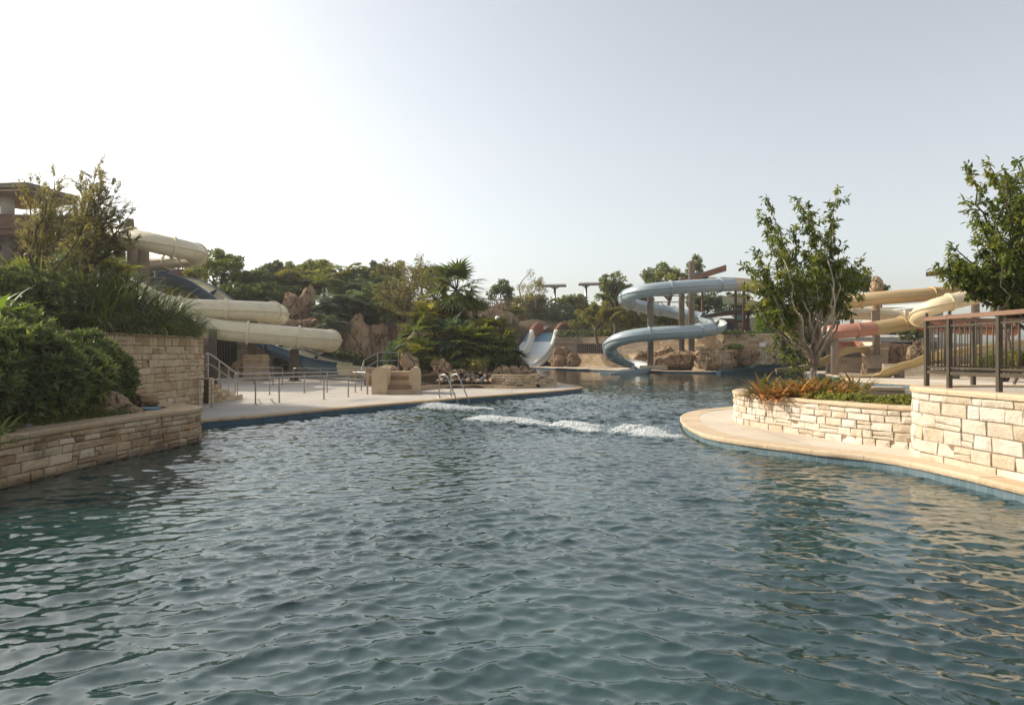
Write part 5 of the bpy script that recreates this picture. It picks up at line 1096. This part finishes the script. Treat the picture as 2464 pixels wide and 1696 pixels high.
SHR = [ # label, px, py, Y, w, h, leaf, leaf length
 ('dark shrub under the tall light tree', 560, 715, 50, 110, 60, 'l_dark', .3), ('dark shrub left of the boulder group', 640, 712, 51, 90, 70, 'l_dark', .3), ('light broad-leaved shrub above the boulder group', 692, 680, 55, 64, 54, 'l_warm', .42), ('dark shrub right of the broad-leaved one', 735, 690, 56, 60, 50, 'l_mid', .36),
 ('dark shrub behind the tall upright boulder', 700, 712, 54, 90, 50, 'l_dark', .34), ('dark green shrub above the huge pointed boulder', 865, 745, 53, 90, 70, 'l_dark', .36), ('dark shrub above the wide rock face', 905, 735, 54, 90, 90, 'l_dark', .36), ('dark shrub behind the olive trunk', 1000, 770, 55, 90, 60, 'l_dark', .34), ('dark shrub on the slope under the skyline trees', 850, 690, 60, 110, 60, 'l_dark', .38), ('dark shrub on the skyline slope behind the olive crown', 930, 700, 60, 110, 60, 'l_dark', .38),
 ('dark hedge plant behind the deck under the pointed boulder', 830, 868, 47, 90, 34, 'l_dark', .18), ('dark hedge plant behind the deck, right of the chute end', 890, 872, 48, 80, 30, 'l_dark', .18), ('dark low shrub beside the shaded stone wall', 690, 872, 45, 60, 26, 'l_dark', .16),
 ('grey green shrub below the bare twigged tree', 1350, 757, 92, 96, 48, 'l_grey', .3), ('green shrub at the foot of the fenced cliff', 1300, 768, 92, 80, 36, 'l_mid', .32), ('bushy tree-like shrub beside the white slide start', 1462, 788, 84, 76, 54, 'l_mid', .28), ('yellow green shrub behind the upper bend of the spiral', 1530, 768, 72, 110, 60, 'l_warm', .3), ('clipped dark hedge above the grey stone wall', 1390, 803, 83.5, 110, 18, 'l_dark', .2), ('dark shrub left of the white slide top', 1225, 788, 90, 60, 26, 'l_dark', .26),
 ('dark hedge on top of the sunlit far wall', 1790, 806, 64, 130, 16, 'l_dark', .2), ('lime green broad-leaved shrub beside the timber tower', 1838, 782, 66, 40, 50, 'l_lime', .45), ('dark shrub under the timber tower deck', 1720, 806, 68, 110, 24, 'l_dark', .22), ('round green shrub on the slope under the left shade canopy', 1325, 742, 93, 80, 50, 'l_mid', .32), ('olive green shrub on the slope under the right shade canopy', 1405, 752, 93, 84, 56, 'l_warm', .32), ('dark green shrub behind the bright yellow green tree', 1432, 770, 88, 90, 50, 'l_mid', .32), ('green shrub filling the slope left of the upper spiral bend', 1502, 738, 84, 70, 60, 'l_mid', .32), ('low green shrub above the hedge of the grey wall', 1385, 785, 88, 90, 26, 'l_warm', .28), ('dark green shrub between skyline trees above the boulders', 620, 690, 58, 90, 70, 'l_mid', .34), ('green shrub under the flat topped skyline tree', 745, 662, 63, 90, 60, 'l_mid', .34), ('green shrub on the skyline right of the olive tree', 1050, 672, 68, 80, 56, 'l_mid', .32), ('small dark shrub on the ledge of the sunlit wall', 1765, 834, 61.2, 40, 12, 'l_dark', .16),
 ('dark shrub in the shade right of the sunlit wall', 1890, 835, 66, 60, 80, 'l_dark', .3), ('dark shrub behind the terracotta tube', 1960, 850, 63, 90, 60, 'l_dark', .3), ('shrub on the slope behind the spiral slide', 1570, 800, 70, 110, 40, 'l_mid', .28), ('low shrub at the end of the timber fence', 1240, 752, 73, 50, 26, 'l_warm', .26), ('grey shrub above the rock cliff', 1110, 742, 68, 60, 24, 'l_grey', .26)]
for i, (lab, px, py, Y, wd, hh, lf, L) in enumerate(SHR):
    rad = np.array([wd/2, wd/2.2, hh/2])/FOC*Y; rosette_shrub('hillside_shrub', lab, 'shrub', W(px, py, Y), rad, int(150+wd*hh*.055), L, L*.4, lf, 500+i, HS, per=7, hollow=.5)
for i, (lab, px, py, Y, R, h, lf) in enumerate((
    ('feather palm spiking above the skyline of the left hill', 832, 668, 60, 2.2, .5, 'l_warm'), ('broad tree fern left of the feather palm', 768, 690, 56, 2.4, .4, 'l_mid'), ('grey green cycad right of the tall upright boulder', 790, 745, 50, 1.9, .2, 'l_grey'), ('grey green cycad on the slope above the huge boulder', 830, 738, 51, 2.0, .2, 'l_grey'), ('cycad drooping beside the small boulder', 792, 785, 48, 1.6, .1, 'l_grey'), ('dark cycad left of the olive trunk', 935, 762, 51, 1.7, .2, 'l_palm'), ('dark cycad above the high rounded rock', 960, 752, 53, 1.7, .2, 'l_palm'), ('cycad on the slope right of the olive trunk', 1012, 762, 53, 1.6, .2, 'l_palm'), ('pale cycad high on the slope in the mist', 870, 705, 57, 2.0, .3, 'l_grey'), ('feather palm beside the spiral slide lower bend', 1505, 752, 70, 1.8, .4, 'l_warm'), ('tree fern high on the slope left of the cycads', 735, 705, 55, 1.8, .3, 'l_mid'), ('cycad between the two largest boulders', 820, 765, 50, 1.5, .1, 'l_grey'))):
    feather_palm('cycad', lab, 'palm', W(px, py, Y)-(0, 0, h), R, 22, 560+i, lf, 'feather-leaved plants on the left hill', (.0, 1.35), h, 26)

# ================================================================== right planter
tx = 6.72; limbs = [W(x, y, Y) for x, y, Y in ((1852, 500, 15.4), (1838, 530, 15.9), (1870, 560, 15.0), (1925, 490, 15.6), (1945, 500, 15.2), (1950, 545, 15.9), (2012, 470, 15.5), (2000, 530, 15.3), (1985, 590, 15.8), (2020, 610, 15.3), (1885, 600, 15.8), (1900, 650, 15.0), (1825, 620, 15.6), (1805, 650, 15.2), (1830, 690, 15.9), (1800, 700, 15.3), (1855, 700, 15.0), (1870, 740, 15.8), (1850, 770, 15.4), (1940, 620, 15.9), (1960, 660, 15.0), (2060, 640, 15.4), (2085, 660, 15.8), (2055, 690, 15.2), (2000, 690, 15.8), (1930, 720, 15.6), (1900, 760, 15.2), (1905, 790, 15.0), (1842, 655, 15.1), (1872, 672, 15.9), (1922, 678, 15.0), (1978, 700, 15.9), (2040, 664, 15.1), (1890, 722, 15.9), (1942, 748, 15.8), (1992, 648, 15.1), (2024, 648, 15.8), (1960, 598, 15.2), (1882, 640, 15.9), (1915, 560, 15.8), (1822, 672, 15.0), (1850, 735, 15.2))]
guided_tree('young_tree', 'multi-stemmed young broad-leaved tree in the round stone planter', 'tree', (tx, 15.5, .8), (tx+.03, 15.5, 2.1), limbs, 'l_tree', 'bark_pale', 601, .13, .052, .062, .033, 2, .16, .40, 25, None, .6, .8, .006, .14)
limbs = [W(x, y, Y) for x, y, Y in ((1892, 855, 15.2), (1880, 845, 15.5), (1905, 835, 15.1))]
guided_tree('tree_sucker', 'short leafy side shoot drooping left from the young tree base', 'branch', (tx-.03, 15.42, 1.1), (tx-.1, 15.4, 1.35), limbs, 'l_tree', 'bark_pale', 602, .10, .038, .018, .013, 1, .12, .25, 16, None, .4, .9, .005, .14)
BR = 'bronze-leaved bromeliads under the young tree'
for i in range(30):
    a = i/30; px = 1822+a*255+rng.normal(0, 6); Y = 14.9+1.2*math.sin(i*2.1)*.5-1.2*a; x = (px-CX)/FOC*Y
    grass_clump('bromeliad', ['bronze and green bromeliad at the left tip of the round planter', 'bronze bromeliad left of the young tree stems', 'bronze green bromeliad in front of the young tree stems', 'rust tipped bromeliad right of the young tree stems', 'rust green bromeliad towards the right end of the planter'][min(4, int(a*5))]+', %s' % ['tall', 'low', 'half hidden', 'leaning', 'flat'][i % 5], 'plant', (x, Y, .8), .06, 44, .58*rng.uniform(.85, 1.25), .115, 'l_brom', 610+i, BR, (.35, 1.35), (.5, 1.5), t0=.62 if i % 3 else .35)
BX = 'low green shrubs along the planter coping'
for i in range(10):
    a = (i+.5)/10; q = catmull([(5.75, 15.2), (5.95, 13.9), (6.35, 12.9), (6.75, 12.2), (7.4, 11.9)], 8); k = int(a*(len(q)-1)); c = q[k]
    rosette_shrub('low_shrub', 'small bright green shrub on the planter edge, ' + ['at the left tip under the bromeliads', 'second from the left tip', 'third from the left tip', 'fourth from the left tip', 'below the tree stems', 'just right of the tree stems', 'fourth from the right end', 'third from the right end', 'second from the right end', 'at the right end by the limestone wall'][i], 'shrub', (c[0], c[1], .86), (.28, .3, .15), 330, .055, .028, 'l_mid', 640+i, BX, per=8, floor=.8, t0=.6)
rosette_shrub('low_shrub', 'dark green shrub behind the bromeliads at the back of the round planter', 'shrub', (7.3, 16.4, .95), (.9, .8, .25), 500, .08, .035, 'l_dark', 660, BX, per=8, floor=.8)
# tree beyond the fence on the right
limbs = [W(x, y, Y) for x, y, Y in ((2335, 418, 14), (2385, 405, 14.5), (2420, 430, 13.6), (2450, 400, 14.2), (2490, 410, 14), (2430, 465, 13.8), (2445, 440, 14.3), (2400, 445, 14.1), (2385, 560, 14.0), (2405, 575, 13.6), (2330, 655, 13.7), (2360, 668, 14.3), (2400, 655, 14.1), (2430, 630, 13.6), (2310, 640, 13.8), (2440, 520, 14.4), (2375, 625, 14.5), (2390, 500, 14.4), (2360, 540, 13.8), (2350, 560, 14.5), (2420, 540, 14), (2460, 500, 13.5), (2400, 590, 14.4), (2330, 640, 14), (2290, 640, 14.5), (2275, 655, 13.8), (2310, 670, 14.2), (2350, 650, 13.6), (2380, 640, 14.4), (2420, 640, 13.8), (2440, 600, 14.5), (2460, 660, 14), (2480, 560, 14), (2500, 620, 13.7), (2300, 600, 14.3), (2420, 690, 14.3), (2370, 690, 13.9), (2480, 700, 14.2), (2325, 690, 14.2))]
guided_tree('broad_tree', 'leafy tree overhanging the metal fence at the right edge of the picture', 'tree', (11.5, 14.2, .3), (11.45, 14.2, 3.1), limbs, 'l_tree', 'bark', 671, .14, .055, .11, .055, 2, .17, .42, 26, None, .62, .7, .007, .15)
P = branch(W(2408, 690, 12.6), W(2409, 745, 12.4), np.random.default_rng(3), .08, 8); m = M(); tube(m, [W(2412, 640, 13.4)]+list(P), .012, 6); tag(m.build('hanging_branch', MAT['bark_dark']), 'dark bare branch hanging above the fence top rail', 'branch')
# ================================================================== water
def water():
    N = 1024; Lt = 18.0; r = np.random.default_rng(12)
    k1 = np.fft.fftfreq(N, Lt/N)*2*PI; kx, ky = np.meshgrid(k1, k1, indexing='ij'); k = np.hypot(kx, ky); k[0, 0] = 1; th = np.arctan2(ky, kx)
    def field(direc, peak, slope, aniso, pw):
        kp = 2*PI/peak
        spec = k**-pw*np.exp(-1.1*(kp/k)**2)*np.exp(-(k*.015)**2)*(aniso*np.cos(th-direc)**6+(1-aniso)*.35)
        spec[0, 0] = 0
        A = np.sqrt(spec)*(r.normal(size=(N, N))+1j*r.normal(size=(N, N)))
        q = slope/np.hypot(np.fft.ifft2(1j*kx*A).real, np.fft.ifft2(1j*ky*A).real).std()/1.5
        return [np.fft.ifft2(A).real*q, np.fft.ifft2(-1j*kx/k*A).real*q, np.fft.ifft2(-1j*ky/k*A).real*q]
    fa = field(2.05, .44, WAVE_SLOPE, .95, 4.2); fb = field(1.15, .44, WAVE_SLOPE, .95, 4.2); fc = field(1.6, .15, WAVE_SLOPE*.55, .6, 3.8)
    nr, nc = 1400, 1100
    Y = -6+np.exp(np.linspace(math.log(6.5), math.log(112), nr)); t = np.linspace(-1.12, 1.12, nc)
    GX = t[None]*(Y[:, None]+6); GY = np.broadcast_to(Y[:, None], GX.shape).copy()
    # slow drift of the pattern so that it never lines up with itself
    ux = GX+.5*np.sin(GY*.31+.7)+.3*np.sin(GX*.43); uy = GY+.5*np.sin(GX*.27+1.1)+.3*np.sin(GY*.37)
    def samp(a):
        fx = (ux/Lt*N) % N; fy = (uy/Lt*N) % N; i = fx.astype(int) % N; j = fy.astype(int) % N; fx -= np.floor(fx); fy -= np.floor(fy); i2 = (i+1) % N; j2 = (j+1) % N
        return a[i, j]*(1-fx)*(1-fy)+a[i2, j]*fx*(1-fy)+a[i, j2]*(1-fx)*fy+a[i2, j2]*fx*fy
    calm = np.clip((GY-26)/24, 0, 1); amp = 1-.78*calm*calm*(3-2*calm)
    rough_ = .55+.9*np.exp(-(((GX-1)/5.5)**2+((GY-20)/6.5)**2))+.32*np.exp(-(((GX-1.2)/2.4)**2+((GY-6.2)/1.7)**2))
    rough_ = np.maximum(rough_, .8*np.exp(-((GY-4)/9)**2))
    amp = amp*np.clip(rough_, .5, 1.35)*(1+.35*np.sin(GX*.9+1.3*np.sin(GY*.5))*np.sin(GY*.8+GX*.35))
    side = np.clip(.5+(GX-.12*GY+.4)/3.2, 0, 1); side = side*side*(3-2*side); wa, wb = np.sqrt(1-side), np.sqrt(side)
    H3 = [samp(a)*wa+samp(b)*wb+samp(c) for a, b, c in zip(fa, fb, fc)]
    zz = H3[0]*amp; X2 = GX-H3[1]*amp*1.6; Y2 = GY-H3[2]*amp*1.6
    m = M(); m.add(np.stack([X2, Y2, zz], -1).reshape(-1, 3), gridfaces(nr, nc)[:, ::-1])
    mt, nt, out = nm('pool_water'); v = coords(nt)
    n1 = noise_n(nt, coords(nt, (1, 1, .2)), .35, 4); n2 = noise_n(nt, coords(nt), 9, 4, .55, .4); n3 = noise_n(nt, coords(nt), 26, 3, .5)
    col = ramp(nt, [(.3, (.009, .027, .028)), (.5, (.016, .043, .043)), (.7, (.028, .066, .062))], n1)
    nb = bump(nt, n2, .10, .03); nb = bump(nt, n3, .05, .01, nb)
    p = principled(nt, out, col, .02, nb); p.inputs['IOR'].default_value = 1.7
    o = m.build('water', mt, None, True); tag(o, kind='structure'); return o
WAVE_SLOPE = .17
water()
# foam
def foam(label, pts, w, h, seed):
    """froth: many small rounded bubbles heaped along a streak, thinning to one end"""
    r = np.random.default_rng(seed); P = resample(catmull([G(x, y, .02) for x, y in pts], 10), .03); n = len(P); m = M()
    T, S, U = frames(P); nb = 12000
    q = r.random(nb)**1.7; i = (q*(n-1)).astype(int); env = np.minimum(1, q/.07)**.5*(1-q)**.7
    lump = np.array([noise.noise(Vector((a*6, seed*3.1, 0))) for a in q])
    ff = r.normal(0, .5, nb); C = P[i]+S[i]*(ff*w*(.3+.8*env+.3*lump)+.5*w*np.sin(q*4+seed))[:, None]+T[i]*r.normal(0, .1, nb)[:, None]
    lu2 = np.array([noise.fractal(Vector((x*3.5, y*3.5, seed)), 1.0, 2.0, 4) for x, y in C[:, :2]])
    hh = h*env*np.exp(-(ff*1.3)**2)*(1+.5*lump+.35*lu2); C[:, 2] = np.maximum(-.03, hh*(.55+.45*r.random(nb)))
    R = r.uniform(.006, .02, nb)*(.6+.7*env); ph = np.arange(6)/6*2*PI
    ring = np.array([(0, -1), (.87, -.5), (.87, .5), (0, 1)]); sh = np.stack([ring[:, None, 0]*np.cos(ph), ring[:, None, 0]*np.sin(ph), np.broadcast_to(ring[:, None, 1], (4, 6))], -1).reshape(-1, 3)
    F = gridfaces(4, 6, True)
    V = C[:, None]+sh[None]*R[:, None, None]*np.stack([r.uniform(.7, 1.7, nb), r.uniform(.7, 1.4, nb), r.uniform(.4, .9, nb)], 1)[:, None]
    m.add(V.reshape(-1, 3), (np.arange(nb)[:, None, None]*24+F[None]).reshape(-1, 4))
    return tag(m.build('foam', MAT['foam'], None, True), label, 'foam', 'churned foam on the pool')
foam('white foam streak nearest the ladder', [(1048, 972), (1090, 980), (1140, 984), (1185, 986)], .8, .13, 1)
foam('long white foam ridge in the middle of the pool', [(1183, 1003), (1230, 1012), (1280, 1019), (1325, 1017)], .6, .11, 2)
foam('short white foam mound left of the widest streak', [(1362, 1019), (1380, 1025), (1410, 1031), (1438, 1033)], .45, .10, 3)
foam('wide flat white foam streak nearest the round island deck', [(1495, 1032), (1535, 1036), (1580, 1042), (1630, 1044)], .55, .09, 4)

# ================================================================== air
m = M(); box(m, (0, 48, 24), (260, 250, 60)); mt, nt, out = nm('haze_air')
pv = nt.nodes.new('ShaderNodeVolumePrincipled'); pv.inputs['Color'].default_value = (1, .97, .93, 1); pv.inputs['Density'].default_value = .0007; pv.inputs['Anisotropy'].default_value = .5
nt.links.new(pv.outputs[0], out.inputs['Volume'])
tag(m.build('haze', mt), kind='stuff')
# ================================================================== light and camera
SUN_EL, SUN_AZ = math.radians(32), math.radians(-72)      # azimuth measured from straight ahead, negative = left
d = Vector((math.sin(SUN_AZ)*math.cos(SUN_EL), math.cos(SUN_AZ)*math.cos(SUN_EL), math.sin(SUN_EL)))
L = bpy.data.lights.new('sun', 'SUN'); L.energy = 3.0; L.angle = math.radians(.5); L.color = (1, .89, .74)
so = bpy.data.objects.new('sun', L); COL.objects.link(so); so.rotation_euler = d.to_track_quat('Z', 'Y').to_euler(); so.location = d*60
wd = bpy.data.worlds.new('World'); SC.world = wd; wd.use_nodes = True; nt = wd.node_tree; nt.nodes.clear()
sky = nt.nodes.new('ShaderNodeTexSky'); sky.sky_type = 'NISHITA'; sky.sun_disc = False; sky.sun_elevation = SUN_EL; sky.sun_rotation = SUN_AZ % (2*PI)
sky.air_density = 1.0; sky.dust_density = 2.3; sky.ozone_density = 1.0; sky.altitude = 50
hs = nt.nodes.new('ShaderNodeHueSaturation'); hs.inputs['Saturation'].default_value = .43; nt.links.new(sky.outputs[0], hs.inputs['Color'])
bg = nt.nodes.new('ShaderNodeBackground'); bg.inputs[1].default_value = .125; wm = mixc(nt, 1.0, hs.outputs[0], (1.022, 1.0, .952), 'MULTIPLY'); nt.links.new(wm, bg.inputs[0])
wo = nt.nodes.new('ShaderNodeOutputWorld'); nt.links.new(bg.outputs[0], wo.inputs[0])
cam = bpy.data.cameras.new('camera'); cam.sensor_width = 36; cam.lens = FOC/2464*36; cam.clip_start = .05; cam.clip_end = 4000
co = bpy.data.objects.new('camera', cam); COL.objects.link(co); co.location = (0, 0, HC); co.rotation_euler = (PI/2, 0, 0); SC.camera = co
vs = SC.view_settings; vs.view_transform = 'Standard'; vs.look = 'None'; vs.exposure = 0.83; vs.gamma = 1.0
SC.cycles.max_bounces = 8; SC.cycles.caustics_reflective = False; SC.cycles.caustics_refractive = False; SC.cycles.use_denoising = True; SC.cycles.use_adaptive_sampling = True
